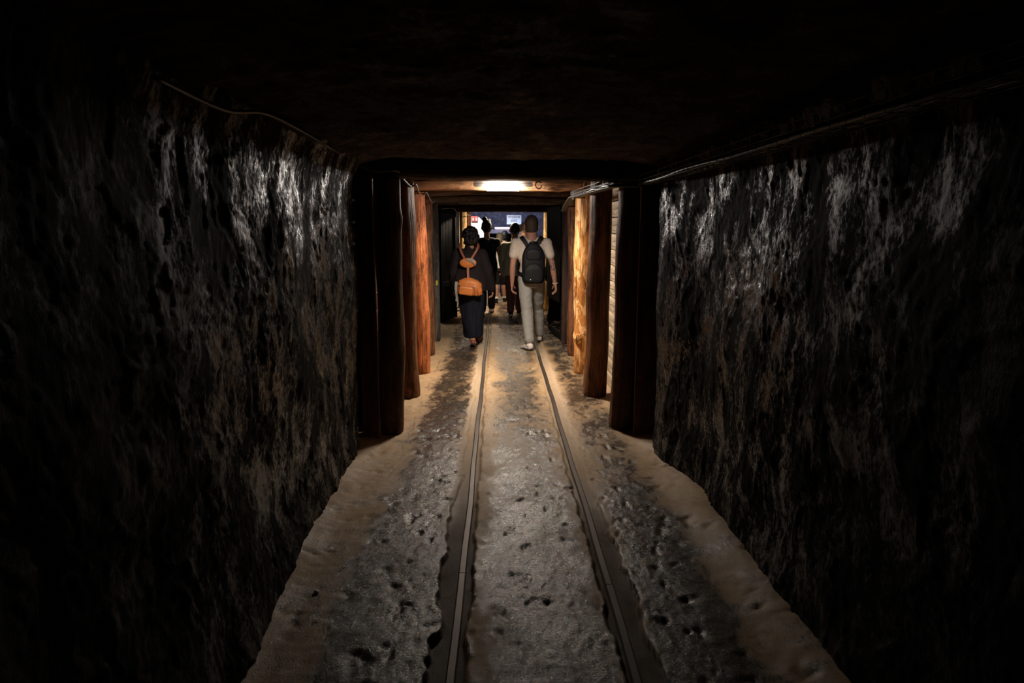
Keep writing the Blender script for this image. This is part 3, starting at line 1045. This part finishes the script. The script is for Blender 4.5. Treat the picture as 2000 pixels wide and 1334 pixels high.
def person(name, loc, rz, J, skin, label, voxel, group=None, hands=True):
    """J: joints in metres, local; walks towards +y"""
    b = MB()
    h = J['head']; hr = J.get('hr', .1)
    hx = J.get('hw', .076)
    neck = J['neck']
    # skull, jaw, nose, ears
    b.ell(h + V(0, .0, .012), (hx, hr * .94, hr * 1.06), n=20, m=14)
    b.ell(h + V(0, .022, -.055), (hx * .78, hr * .72, hr * .66), n=18, m=12)
    b.ell(h + V(0, hr * .98, -.012), (.013, .02, .022), n=10, m=8)
    b.ell(h + V(0, hr * .90, -.055), (.024, .012, .008), n=10, m=8)
    for sx in (-1, 1):
        b.ell(h + V(sx * (hx + .004), -.008, -.012), (.011, .02, .032), Euler((.15, 0, sx * .35)), n=10, m=8)
    nr = J.get('nr', .056)
    b.cap(neck - V(0, 0, .06), nr * 1.12, h - V(0, .018, .07), nr * .96, 18)
    sh = J['sh']; hp = J['hip']
    # trunk
    pel = (hp[0] + hp[1]) / 2
    top = (sh[0] + sh[1]) / 2
    sw = abs(sh[1].x - sh[0].x) / 2
    rings = []
    g = J.get('girth', 1.0)
    for t, wx, wy in ((-.12, .10, .09), (0, .155, .105), (.15, .150, .105), (.38, .135, .098), (.62, .150, .108), (.82, .165, .105), (.95, .15, .085), (1.04, .085, .06)):
        c = pel.lerp(top, t)
        rings.append(((c.x, c.y, c.z), wx * g * (sw / .18 if t > .7 else 1), wy * g))
    b.loft(rings, 24)
    for i, sx in ((0, -1), (1, 1)):
        b.ell(sh[i] - V(0, 0, .01), (.058 * g, .056 * g, .06 * g), n=14, m=10)
        b.cap(top + V(sx * .05, 0, .02), .045, sh[i], .045)
        b.cap(sh[i], .050 * g, sh[i].lerp(J['elb'][i], .5), .045 * g); b.cap(sh[i].lerp(J['elb'][i], .5), .045 * g, J['elb'][i], .037 * g)
        e, wv = J['elb'][i], J['wri'][i]
        b.cap(e, .038 * g, e.lerp(wv, .35), .040 * g); b.cap(e.lerp(wv, .35), .040 * g, wv, .025)
        if hands: add_hand(b, wv, e, sx, J.get('hs', 1.0), J.get('curl', .6))
        k_, an = J['knee'][i], J['ank'][i]
        b.cap(hp[i], .088 * g, hp[i].lerp(k_, .5), .072 * g); b.cap(hp[i].lerp(k_, .5), .072 * g, k_, .052)
        b.cap(k_, .052, k_.lerp(an, .35) - V(0, .012, 0), .054); b.cap(k_.lerp(an, .35) - V(0, .012, 0), .054, an, .034)
        f = J['foot'][i]            # direction towards the toes
        b.cap(an - V(0, .0, .025) - f * .02, .032, an + f * .11 - V(0, 0, .045), .026)
    o = finish(b, name, skin, voxel, None, 3)
    o.location = loc
    o.rotation_euler = (0, 0, rz)
    tag(o, label, 'person', group)
    for sx in (-1, 1):
        MB().ell(h + V(sx * .031, hr * .86, .004), (.012, .010, .009), n=10, m=8).obj('eye', M['eye'], o, True)
    return o


def hair_cap(parent, J, mat, r=1.12, low=-.03, voxel=.008, noise=.004, extra=None, back=-.012, front_cut=True, nf=60):
    h = J['head']; hr = J.get('hr', .1); hx = J.get('hw', .076)
    b = MB()
    b.ell(h + V(0, back, .022), (hx * r, hr * .93 * r, hr * 1.04 * r), n=24, m=18)
    b.ell(h + V(0, back - .014, low), (hx * r * .94, hr * .80 * r, hr * .62), n=20, m=14)
    if extra: extra(b, h)
    o = finish(b, 'hair', mat, voxel, parent, 2, (lambda c: noise * fbm(c[:, 0] * nf, c[:, 1] * nf, c[:, 2] * nf, 3, 3)) if noise else None)
    return o


def sleeve(b, a, c, r0, r1, t1=1.0):
    m_ = a.lerp(c, t1)
    b.cap(a, r0, m_, r1)


def fold(scale, amp, seed, st=(1, 1, .5)):
    return lambda c: amp * ridged(c[:, 0] * scale * st[0], c[:, 1] * scale * st[1], c[:, 2] * scale * st[2], seed, 3)


def shoe(parent, an, f, mat, sole, heel_up=0.0, s=1.0, hi=0.0):
    """shoe with its own sole; f = horizontal toe direction"""
    up = V(0, 0, 1)
    pitch = heel_up
    fd = (f * math.cos(pitch) - up * math.sin(pitch)).normalized()
    ud = (up * math.cos(pitch) + f * math.sin(pitch)).normalized()
    sd = fd.cross(ud)
    heel = an - ud * (.075 * s) - fd * .045 * s
    b = MB()

    def P(a, c, u): return heel + fd * a * s + sd * c * s + ud * u * s
    b.cap(P(.02, 0, .045), .036 * s, P(.05, 0, .06 + hi), .038 * s)
    b.cap(P(.02, 0, .030), .034 * s, P(.12, 0, .032), .038 * s)
    b.cap(P(.08, 0, .050), .034 * s, P(.19, .004, .030), .033 * s)
    b.cap(P(.19, .004, .028), .036 * s, P(.225, .004, .024), .029 * s)
    o = finish(b, 'shoe', mat, .006, parent, 3)
    b = MB()
    n = 20
    out = []
    for k in range(n):
        t = 2 * PI * k / n
        a = .115 + .145 * math.cos(t)
        wd = (.034 + .010 * smooth01(np.float64((a - .08) / .1))) * math.sin(t)
        out.append((a, wd))
    vs = [P(a, c, u) for u in (0, .022) for a, c in out]
    fs = [tuple(reversed(range(n))), tuple(range(n, 2 * n))] + [(k, (k + 1) % n, n + (k + 1) % n, n + k) for k in range(n)]
    b.add(vs, fs)
    b.obj('sole', sole, o)
    return o


def m_cloth(name, col, rough=.85, var=.15, stripe=None):
    return m_plain(name, col, rough, 0, var, 60, .35, .002, .25)


M['eye'] = m_plain('eye_white', (.6, .58, .55), .3, 0, .02)
M['skin'] = m_plain('skin', (.46, .235, .16), .5, 0, .10, 30, .15, .001)
M['skin_dark'] = m_plain('tanned_skin', (.30, .16, .105), .5, 0, .1, 30, .15, .001)
t = NT('tattooed_skin')
n_ = t.noise(30, 5, .6)
sk = t.ramp(n_, [(.3, (.43, .215, .15)), (.7, (.52, .27, .19))])
sp = t.n('ShaderNodeSeparateXYZ'); t.link(t.coord(), sp.inputs[0])
mx = t.math('GREATER_THAN', sp.outputs[0], .17)
mz = t.math('MULTIPLY', t.math('GREATER_THAN', sp.outputs[2], 1.03), t.math('LESS_THAN', sp.outputs[2], 1.35))
tn = t.ramp(t.noise(34, 3, .5, (1, 1, 1), 1.5), [(.47, 0.0), (.52, .85)])
mk = t.math('MULTIPLY', t.math('MULTIPLY', mx, mz), tn)
M['skin_tattoo'] = t.set(t.mix(mk, sk, (.055, .06, .07)), .5, t.bump(n_, .1, .001), 0, .4)
M['hair_dark'] = m_plain('dark_hair', (.006, .005, .005), .6, 0, .3, 90, .5, .003)
M['hair_brown'] = m_plain('short_brown_hair', (.050, .032, .022), .7, 0, .3, 120, .5, .002)
M['hair_grey'] = m_plain('grey_hair', (.30, .26, .19), .7, 0, .3, 90, .5, .003)
M['tshirt'] = m_cloth('cream_shirt', (.66, .58, .50))
M['jeans'] = m_cloth('light_grey_trousers', (.30, .30, .285))
M['navy'] = m_cloth('dark_navy_cloth', (.006, .008, .016))
M['coat'] = m_cloth('dark_maroon_jumper', (.013, .0085, .010))
M['black'] = m_cloth('black_cloth', (.010, .010, .012))
M['black_nylon'] = m_cloth('black_nylon', (.0045, .0055, .007), .6)
M['olive'] = m_cloth('olive_jacket_cloth', (.34, .34, .26))
M['maroon'] = m_cloth('maroon_trousers', (.10, .045, .048))
M['greycloth'] = m_cloth('grey_cloth', (.15, .15, .14))
M['whitecloth'] = m_cloth('white_cloth', (.75, .73, .70))
M['tan'] = m_plain('tan_leather', (.50, .155, .035), .42, 0, .2, 18, .4, .002)
M['tan_strap'] = m_plain('brown_leather_strap', (.30, .10, .05), .5, 0, .15)
M['grey_tag'] = m_cloth('grey_scarf_cloth', (.26, .25, .24))
M['white_rubber'] = m_plain('white_shoe', (.78, .72, .70), .5, 0, .05)
M['sole_dark'] = m_plain('dark_sole', (.02, .02, .02), .6, 0, .1)
M['brown_leather'] = m_plain('red_brown_leather', (.22, .055, .03), .3, 0, .15)


def joints(H, sw=.19, hw=.09, step_l=-.2, step_r=.3, lean=.02, xl=None, xr=None, arms=((0, 0), (0, 0)), fl=0.0, fr=0.0, kl=.05, kr=.05):
    """step_l/r: forward offset of each ankle; arms: (forward swing, outward) of each wrist"""
    k = H / 1.74
    J = {}
    J['head'] = V(0, lean * 1.6, 1.625) * k
    J['hr'] = .100 * k; J['hw'] = .078 * k
    J['neck'] = V(0, lean * 1.2, 1.45) * k
    J['sh'] = [V(-sw, lean, 1.385) * k, V(sw, lean, 1.385) * k]
    J['hip'] = [V(-hw, 0, .90) * k, V(hw, 0, .90) * k]
    el, wr_ = [], []
    for i, s_ in ((0, -1), (1, 1)):
        fwd, outw = arms[i]
        S_ = J['sh'][i]
        E_ = S_ + V(s_ * (.035 + outw * .5), -.02 + fwd * .35, -.30) * k
        W_ = E_ + V(s_ * (outw * .5 - .005), .05 + fwd * .65, -.245) * k
        el.append(E_); wr_.append(W_)
    J['elb'], J['wri'] = el, wr_
    xl = -hw * .9 if xl is None else xl
    xr = hw * .9 if xr is None else xr
    J['ank'] = [V(xl, step_l, .085 + fl), V(xr, step_r, .085 + fr)]
    J['ank'] = [V(a.x, a.y, a.z) for a in J['ank']]
    J['knee'] = [J['hip'][i].lerp(J['ank'][i], .50) + V(0, (kl, kr)[i], 0) for i in (0, 1)]
    J['foot'] = [V(-.10, 1, 0).normalized(), V(.10, 1, 0).normalized()]
    return J


def trousers(parent, J, mat, voxel=.008, g=1.0, leg0=.100, leg1=.062, waist=.98, amp=.006, hem=.10, name='trousers', k=1.0, calf=.075):
    b = MB()
    pel = (J['hip'][0] + J['hip'][1]) / 2
    b.loft([((pel.x, pel.y, pel.z - .10), .13 * g, .11 * g), ((pel.x, pel.y - .006, pel.z), .168 * g, .125 * g), ((pel.x, pel.y, pel.z + .08 * k), .160 * g, .118 * g), ((pel.x, pel.y, pel.z + .13 * k), .152 * g, .112 * g)], 24)
    for i in (0, 1):
        h_, k_, a_ = J['hip'][i], J['knee'][i], J['ank'][i]
        b.cap(h_, leg0 * g, k_, calf * g, 18)
        b.cap(k_, calf * g, a_.lerp(k_, hem), leg1 * g, 18)
    return finish(b, name, mat, voxel, parent, 2, fold(8, amp, 31, (1, 1, 1.0)))


def top_garment(parent, J, mat, name='shirt', voxel=.008, g=1.0, sl=.45, sr=.056, low=.02, amp=.004, flare=0.0, collar=.05, fs=9, k=1.0):
    b = MB()
    pel = (J['hip'][0] + J['hip'][1]) / 2
    top = (J['sh'][0] + J['sh'][1]) / 2
    sw = abs(J['sh'][1].x - J['sh'][0].x) / 2
    rings = []
    for t, wx, wy in ((low, .168 + flare, .122 + flare * .6), (.2, .162 + flare * .7, .118 + flare * .4), (.42, .150 + flare * .4, .112 + flare * .2), (.65, .165, .120), (.84, .175, .116), (.95, .165, .095), (1.03, .115, .075), (1.10, .075, .066)):
        c = pel.lerp(top, t)
        rings.append(((c.x, c.y, c.z), wx * g * (sw / .18 if t > .6 else 1), wy * g))
    b.loft(rings, 28)
    if collar:
        n0 = J['neck']
        b.cap(n0 - V(0, 0, .05), .068 * k, n0 - V(0, 0, .05 - collar), .062 * k, 20)
    for i in (0, 1):
        S_, E_, W_ = J['sh'][i], J['elb'][i], J['wri'][i]
        b.cap(top + V((-.06, .06)[i], 0, .03), .05, S_, .062 * g)
        if sl <= 1.0:
            b.cap(S_, .066 * g, S_.lerp(E_, sl), (sr + .008) * g)
        else:
            b.cap(S_, .068 * g, E_, sr * g)
            b.cap(E_, sr * g, E_.lerp(W_, min(1, sl - 1)), sr * .82 * g)
    return finish(b, name, mat, voxel, parent, 2, fold(fs, amp, 41, (1, 1, .7)))


# ---- the man in the cream T-shirt -------------------------------------------------
JB = joints(1.745, sw=.205, hw=.085, step_l=-.30, step_r=.36, xl=-.035, xr=.135, arms=((.02, .02), (.02, .09)), kl=.06, kr=.10, fr=.0)
JB['hr'] = .108; JB['hw'] = .087; JB['head'].z -= .008; JB['neck'].z += .02
JB['foot'] = [V(-.42, .9, 0).normalized(), V(.15, 1, 0).normalized()]
JB['hs'] = 1.08; JB['curl'] = .75
JB['nr'] = .072
LB = (.435, 9.15, 0)
PB_ = person('person', LB, 0, JB, M['skin_tattoo'], 'man seen from behind in cream T-shirt and light grey trousers walking on the right', .0055)
hair_cap(PB_, JB, M['hair_brown'], 1.06, -.045, .006, .002)
top_garment(PB_, JB, M['tshirt'], 'tshirt', .007, 1.02, .50, .060, .06, .0035)
trousers(PB_, JB, M['jeans'], .007, 1.0, .098, .066, amp=.0045, hem=.12)
shoe(PB_, JB['ank'][0], JB['foot'][0], M['white_rubber'], M['sole_dark'], .12, 1.10)
shoe(PB_, JB['ank'][1], JB['foot'][1], M['white_rubber'], M['sole_dark'], .0, 1.05)
wv, ev = JB['wri'][1], JB['elb'][1]
dv = (wv - ev).normalized(); uu = dv.cross(V(0, 1, 0)).normalized(); vv_ = dv.cross(uu)
br = MB().tube([wv + dv * -.01 + (uu * math.cos(a) + vv_ * math.sin(a)) * .031 for a in np.linspace(0, 2 * PI, 25)], .005, 8).obj('bracelet', M['white_rubber'], None, True, LB)
tag(br, 'thin white bracelet on the right wrist of the man in the cream T-shirt', 'bracelet')

# backpack
bp = empty('backpack', (LB[0] + .02, LB[1] - .135, 1.13), 'black rounded backpack on the man in the cream T-shirt', 'backpack')


def soft_box(w_, d_, h_, z0, pw=3.2, top=.35, n=36):
    rg = []
    for t in (0, .02, .06, .14, .3, .5, .68, .8, .88, .94, .98, 1.0):
        if t < .14: s_ = .80 + .2 * math.sin(t / .14 * PI / 2)
        elif t > .6: s_ = math.cos((t - .6) / .4 * PI / 2 * .93) ** .55
        else: s_ = 1
        dd = s_ if t > .6 or t < .14 else 1
        rg.append(((0, 0, z0 + t * h_), w_ / 2 * s_, d_ / 2 * dd, pw))
    return MB().loft(rg, n)


b = soft_box(.305, .165, .52, -.26)
finish(b, 'main_bag', M['black_nylon'], .006, bp, 3, fold(8, .003, 77))
b = soft_box(.25, .06, .24, -.24); b.v = [(p[0], p[1] - .085, p[2]) for p in b.v]
finish(b, 'front_pocket', M['black_nylon'], .006, bp, 2, fold(10, .002, 78))
b = soft_box(.20, .05, .15, .045); b.v = [(p[0], p[1] - .068, p[2]) for p in b.v]
finish(b, 'top_pocket', M['black_nylon'], .006, bp, 2)
MB().tube([(-.055, .03, .235), (-.05, .02, .27), (0, .015, .285), (.05, .02, .27), (.055, .03, .235)], .009, 8).obj('carry_handle', M['black_nylon'], bp, True)
MB().ell((-.042, -.118, -.205), (.008, .004, .008)).obj('badge', M['white_rubber'], bp, True)
MB().tube([(-.152, -.03, -.10), (-.156, -.04, -.02)], .004, 6).obj('zip_pull', M['wire'], bp)


def strap_path(parent, pts, wd, th, mat, name, nrm=None):
    """flat strap along points; nrm(p) gives outward normal"""
    P = spline(pts, 6)
    vs = []
    for i, p in enumerate(P):
        d = (P[min(i + 1, len(P) - 1)] - P[max(i - 1, 0)]).normalized()
        nn_ = nrm(p).normalized() if nrm else V(0, -1, 0)
        s_ = d.cross(nn_).normalized()
        nn_ = s_.cross(d).normalized()
        for a, c in ((-1, -1), (1, -1), (1, 1), (-1, 1)):
            vs.append(p + s_ * a * wd / 2 + nn_ * c * th / 2)
    fs = []
    for i in range(len(P) - 1):
        for k_ in range(4):
            k2 = (k_ + 1) % 4
            fs.append((i * 4 + k_, i * 4 + k2, i * 4 + 4 + k2, i * 4 + 4 + k_))
    fs += [(3, 2, 1, 0), tuple((len(P) - 1) * 4 + k_ for k_ in range(4))]
    return MB().add(vs, fs).obj(name, mat, parent)


for sx in (-1, 1):
    strap_path(bp, [V(sx * .055 - .02, .05, .22), V(sx * .085 - .02, .055, .275), V(sx * .125 - .02, .085, .328), V(sx * .135 - .02, .16, .342), V(sx * .13 - .02, .225, .29), V(sx * .14 - .02, .262, .15), V(sx * .165 - .02, .24, -.02), V(sx * .185 - .02, .12, -.12), V(sx * .14, .04, -.16)], .055, .012, M['black_nylon'], 'shoulder_strap', lambda p: p - V(-.02, .14, min(p.z, .12)))

# ---- the woman with the tan leather backpack --------------------------------------
JA = joints(1.60, sw=.180, hw=.085, step_l=-.10, step_r=.25, xl=.04, xr=.10, arms=((.04, .02), (.02, .11)), kl=.05, kr=.07, lean=.02)
JA['head'] = V(.015, .03, 1.475); JA['neck'] = V(.0, .02, 1.33)
JA['foot'] = [V(-.05, 1, 0).normalized(), V(.25, 1, 0).normalized()]
JA['curl'] = .9
for v_ in JA['sh']: v_.z -= .035
LA = (-.395, 9.22, 0)
PA = person('person', LA, 0, JA, M['skin'], 'curly-haired person in dark maroon jumper and long dark navy skirt walking on the left', .006)


JA['hr'] = .108; JA['hw'] = .086; JA['head'].z -= .015


def curls(b, h):
    rr = random.Random(4)
    for i in range(110):
        a, e = rr.uniform(0, 2 * PI), rr.uniform(-1.0, 1.45)
        d = V(math.cos(a) * math.cos(e), math.sin(a) * math.cos(e), math.sin(e))
        if d.y > .55 and d.z < .35: continue
        p = h + V(0, -.01, .015) + V(d.x * .098, d.y * .108, d.z * .118)
        b.ell(p, (rr.uniform(.016, .030),) * 3, n=10, m=8)


hair_cap(PA, JA, M['hair_dark'], 1.08, -.05, .006, .003, curls)
ga = top_garment(PA, JA, M['coat'], 'jumper', .008, 1.12, 1.95, .062, -.18, .005, .055, .05)
b = MB()
pel = (JA['hip'][0] + JA['hip'][1]) / 2
b.loft([((pel.x + .045, pel.y + .06, .125), .118, .18), ((pel.x + .04, pel.y + .05, .25), .130, .18), ((pel.x + .025, pel.y + .03, .5), .148, .16), ((pel.x + .01, pel.y, .72), .175, .145), ((pel.x, pel.y, .86), .160, .125), ((pel.x, pel.y, .98), .140, .11)], 36)
finish(b, 'skirt', M['navy'], .008, PA, 2, fold(9, .012, 61, (1, 1, .18)))
shoe(PA, JA['ank'][0], JA['foot'][0], M['brown_leather'], M['sole_dark'], .35, .95)
shoe(PA, JA['ank'][1], JA['foot'][1], M['brown_leather'], M['sole_dark'], .0, .95)

tb = empty('backpack', (LA[0], LA[1] - .15, 1.0), 'tan leather backpack with oval flap on the maroon jumper', 'backpack')
# oval top flap
b = MB().ell((0, 0, 0), (.112, .018, .066), n=28, m=14)
finish(b, 'oval_flap', M['tan'], .004, tb, 2).location = (-.01, -.035, .135)
strap_path(tb, [V(-.01, -.045, .10), V(-.012, -.05, .03), V(-.01, -.055, -.04), V(-.01, -.07, -.10)], .03, .006, M['tan_strap'], 'centre_strap')
b = MB()
b.loft([((0, 0, -.115), .135, .05, 3), ((0, 0, -.10), .155, .062, 3), ((0, 0, -.02), .165, .070, 3), ((0, 0, .05), .150, .062, 2.6), ((0, 0, .085), .09, .045, 2.2), ((0, 0, .105), .03, .025)], 32)
mbag = finish(b, 'main_bag', M['tan'], .005, tb, 2, fold(9, .004, 66))
mbag.location = (.01, -.045, -.165); mbag.rotation_euler = (0, math.radians(9), 0)
b = MB()
b.loft([((0, 0, -.065), .085, .02, 4), ((0, 0, -.05), .095, .026, 4), ((0, 0, .03), .095, .026, 4), ((0, 0, .045), .085, .018, 4)], 28)
o = finish(b, 'front_pocket', M['tan'], .004, tb, 1)
o.location = (-.035, -.112, -.215); o.rotation_euler = (0, math.radians(8), 0)
b = MB()
b.loft([((0, 0, -.06), .03, .022, 3), ((0, 0, 0), .04, .03, 3), ((0, 0, .05), .03, .022, 3)], 20)
o = finish(b, 'side_pocket', M['tan'], .004, tb, 1)
o.location = (.135, -.085, -.225); o.rotation_euler = (0, math.radians(-12), .5)
strap_path(tb, [V(-.14, -.105, -.155), V(-.05, -.125, -.172), V(.06, -.122, -.185)], .012, .004, M['sole_dark'], 'pocket_edge')
strap_path(tb, [V(.075, -.125, -.155), V(.08, -.128, -.22), V(.085, -.12, -.285)], .014, .005, M['tan_strap'], 'buckle_strap')
MB().ell((.078, -.130, -.165), (.007, .004, .007)).obj('buckle', M['white_metal'], tb, True)
for sx in (-1, 1):
    strap_path(tb, [V(sx * .035 - .01, -.025, .175), V(sx * .085 - .005, -.005, .26), V(sx * .118 - .0, .025, .335), V(sx * .122, .09, .385), V(sx * .125, .17, .36), V(sx * .13, .235, .25), V(sx * .14, .265, .05), V(sx * .17, .20, -.12), V(sx * .15, .02, -.22)], .026, .007, M['tan_strap'], 'shoulder_strap', lambda p: p - V(0, .14, min(p.z, .2)))
sc_ = MB()
sc_.add([(-.045, -.06, .185), (.05, -.055, .200), (.09, -.065, .105), (.04, -.07, .15), (-.045, -.05, .175), (.05, -.045, .190), (.09, -.055, .100), (.04, -.06, .14)], [(0, 3, 2, 1), (4, 5, 6, 7), (0, 1, 5, 4), (1, 2, 6, 5), (2, 3, 7, 6), (3, 0, 4, 7)])
o = sc_.obj('grey_kerchief', M['grey_tag'], None, False, tuple(tb.location))
tag(o, 'small grey pointed kerchief tied at the oval flap of the tan backpack', 'kerchief')
for i, (x, L) in enumerate(((-.155, .34), (-.172, .26))):
    o = strap_path(None, [V(x, -.05, -.11), V(x - .008, -.065, -.2), V(x + .004, -.05, -.12 - L * .7), V(x, -.04, -.11 - L)], .018, .005, M['grey_tag'], 'hanging_strap')
    o.location = tb.location
    tag(o, 'grey loose strap dangling at the left of the tan backpack', 'strap', 'loose grey straps')


# ---- walkers further on ------------------------------------------------------------
# bun-haired woman in black
JC = joints(1.70, sw=.185, hw=.085, step_l=-.15, step_r=.40, arms=((.1, .02), (.18, .05)), kl=.05, kr=.12, lean=.03)
JC['head'] = V(.0, .06, 1.575); JC['hw'] = .086; JC['hr'] = .106; JC['nr'] = .05
for v_ in JC['sh']: v_.z -= .035
LC = (-.215, 12.3, 0)
PC = person('person', LC, 0, JC, M['skin_dark'], 'bun-haired walker in black sleeveless top, just beyond the tan backpack', .009)
hair_cap(PC, JC, M['hair_dark'], 1.10, -.02, .009, .003, lambda b, h: (b.ell(h + V(-.035, -.02, .145), (.045, .045, .05)), b.ell(h + V(.04, .0, .115), (.035, .04, .035))))
top_garment(PC, JC, M['black'], 'black_top', .01, 1.05, .12, .05, -.10, .004, .02, .0)
trousers(PC, JC, M['black'], .01, 1.0)
for i in (0, 1): shoe(PC, JC['ank'][i], JC['foot'][i], M['white_rubber'], M['sole_dark'], (.45, 0)[i], .95)

# man in the olive jacket
JD = joints(1.635, sw=.195, hw=.085, step_l=-.18, step_r=.15, arms=((.12, -.01), (.1, .0)), kl=.05, kr=.08)
JD['hw'] = .086; JD['hr'] = .104
for v_ in JD['sh']: v_.z -= .06
LD = (.285, 12.25, 0)
PD = person('person', LD, 0, JD, M['skin_dark'], 'walker in long olive jacket and maroon trousers under the hanging sign', .009)
hair_cap(PD, JD, M['hair_dark'], 1.06, -.02, .009, .002)
top_garment(PD, JD, M['olive'], 'jacket', .01, 1.18, 1.95, .060, -.28, .006, .03, .05)
trousers(PD, JD, M['maroon'], .01, 1.05, .105, .060)
for i in (0, 1): shoe(PD, JD['ank'][i], JD['foot'][i], M['black'], M['white_rubber'], (.35, 0)[i])

# grey-shirted man between them
JE = joints(1.66, sw=.185, hw=.085, step_l=.2, step_r=-.2)
LE = (.495, 13.9, 0)
PE = person('person', LE, 0, JE, M['skin'], 'balding walker in grey half hidden behind the short-haired man\'s head', .01)
hair_cap(PE, JE, M['hair_grey'], 1.03, -.03, .01, .0, None, -.03)
top_garment(PE, JE, M['greycloth'], 'grey_shirt', .01, 1.05, .5, .056, -.05)
trousers(PE, JE, M['greycloth'], .01)
for i in (0, 1): shoe(PE, JE['ank'][i], JE['foot'][i], M['black'], M['sole_dark'])

# walker in shorts, only the lower legs show
JF = joints(1.44, sw=.165, hw=.075, step_l=-.05, step_r=.18, xl=-.07, xr=.10, arms=((.1, 0), (.1, 0)))
LF = (.015, 14.35, 0)
PF = person('person', LF, 0, JF, M['skin'], 'short grey-blond walker in white shirt and black shorts, bare legs, between the two pairs', .01)
hair_cap(PF, JF, M['hair_grey'], 1.10, -.02, .01, .002)
top_garment(PF, JF, M['whitecloth'], 'white_shirt', .01, 1.0, .5, .056, -.05)
b = MB()
pel = (JF['hip'][0] + JF['hip'][1]) / 2
b.loft([((pel.x, pel.y, pel.z - .08), .15, .115), ((pel.x, pel.y, pel.z), .165, .12), ((pel.x, pel.y, pel.z + .12), .15, .11)], 20)
for i in (0, 1): b.cap(JF['hip'][i], .10, JF['hip'][i].lerp(JF['knee'][i], .95), .082)
finish(b, 'shorts', M['black'], .01, PF, 2)
for i in (0, 1):
    sh_ = shoe(PF, JF['ank'][i], JF['foot'][i], M['black'], M['sole_dark'], (.2, 0)[i])
    a_ = JF['ank'][i]
    MB().tube([a_ + V(0, 0, -.03), a_ + V(0, 0, .045)], .040, 14).obj('sock', M['whitecloth'], PF, True)

# a small dark head further away
for (x, y, z, hm, cm, lab) in ((986, 463, 15.7, 'hair_dark', 'black', 'far dark-haired walker below the beige lintel, right of the short grey-blond one'),):
    p = PX(x, y, z)
    H = p.z + .11
    JX = joints(H, sw=.16 * H / 1.6, hw=.07, step_l=-.15, step_r=.15)
    JX['hr'] = .098; JX['hw'] = .08
    PX_ = person('person', (p.x, p.y, 0), 0, JX, M['skin'], lab, .012)
    hair_cap(PX_, JX, M[hm], 1.10, -.03, .012, .002)
    top_garment(PX_, JX, M[cm], 'shirt', .012, .95, .5, .05)
    trousers(PX_, JX, M['navy'], .012, .9)
    for i in (0, 1): shoe(PX_, JX['ank'][i], JX['foot'][i], M['black'], M['sole_dark'], 0, .85)

# person beyond the right door leaf, only the shins show
JH = joints(1.62, sw=.17, hw=.08, step_l=.1, step_r=-.05, xl=-.075, xr=.085, arms=((.1, 0), (.1, 0)))
LH = (.865, 11.0, 0)
PH = person('person', LH, -1.45, JH, M['skin_dark'], 'person in dark clothes behind the open right door leaf, pale shoes showing under it', .01)
hair_cap(PH, JH, M['hair_dark'], 1.08, -.03, .01, .002)
top_garment(PH, JH, M['black'], 'dark_jacket', .01, 1.0, 1.9, .055, -.1)
trousers(PH, JH, M['navy'], .01, 1.0)
for i in (0, 1): shoe(PH, JH['ank'][i], JH['foot'][i], M['white_rubber'], M['sole_dark'], 0, .9)
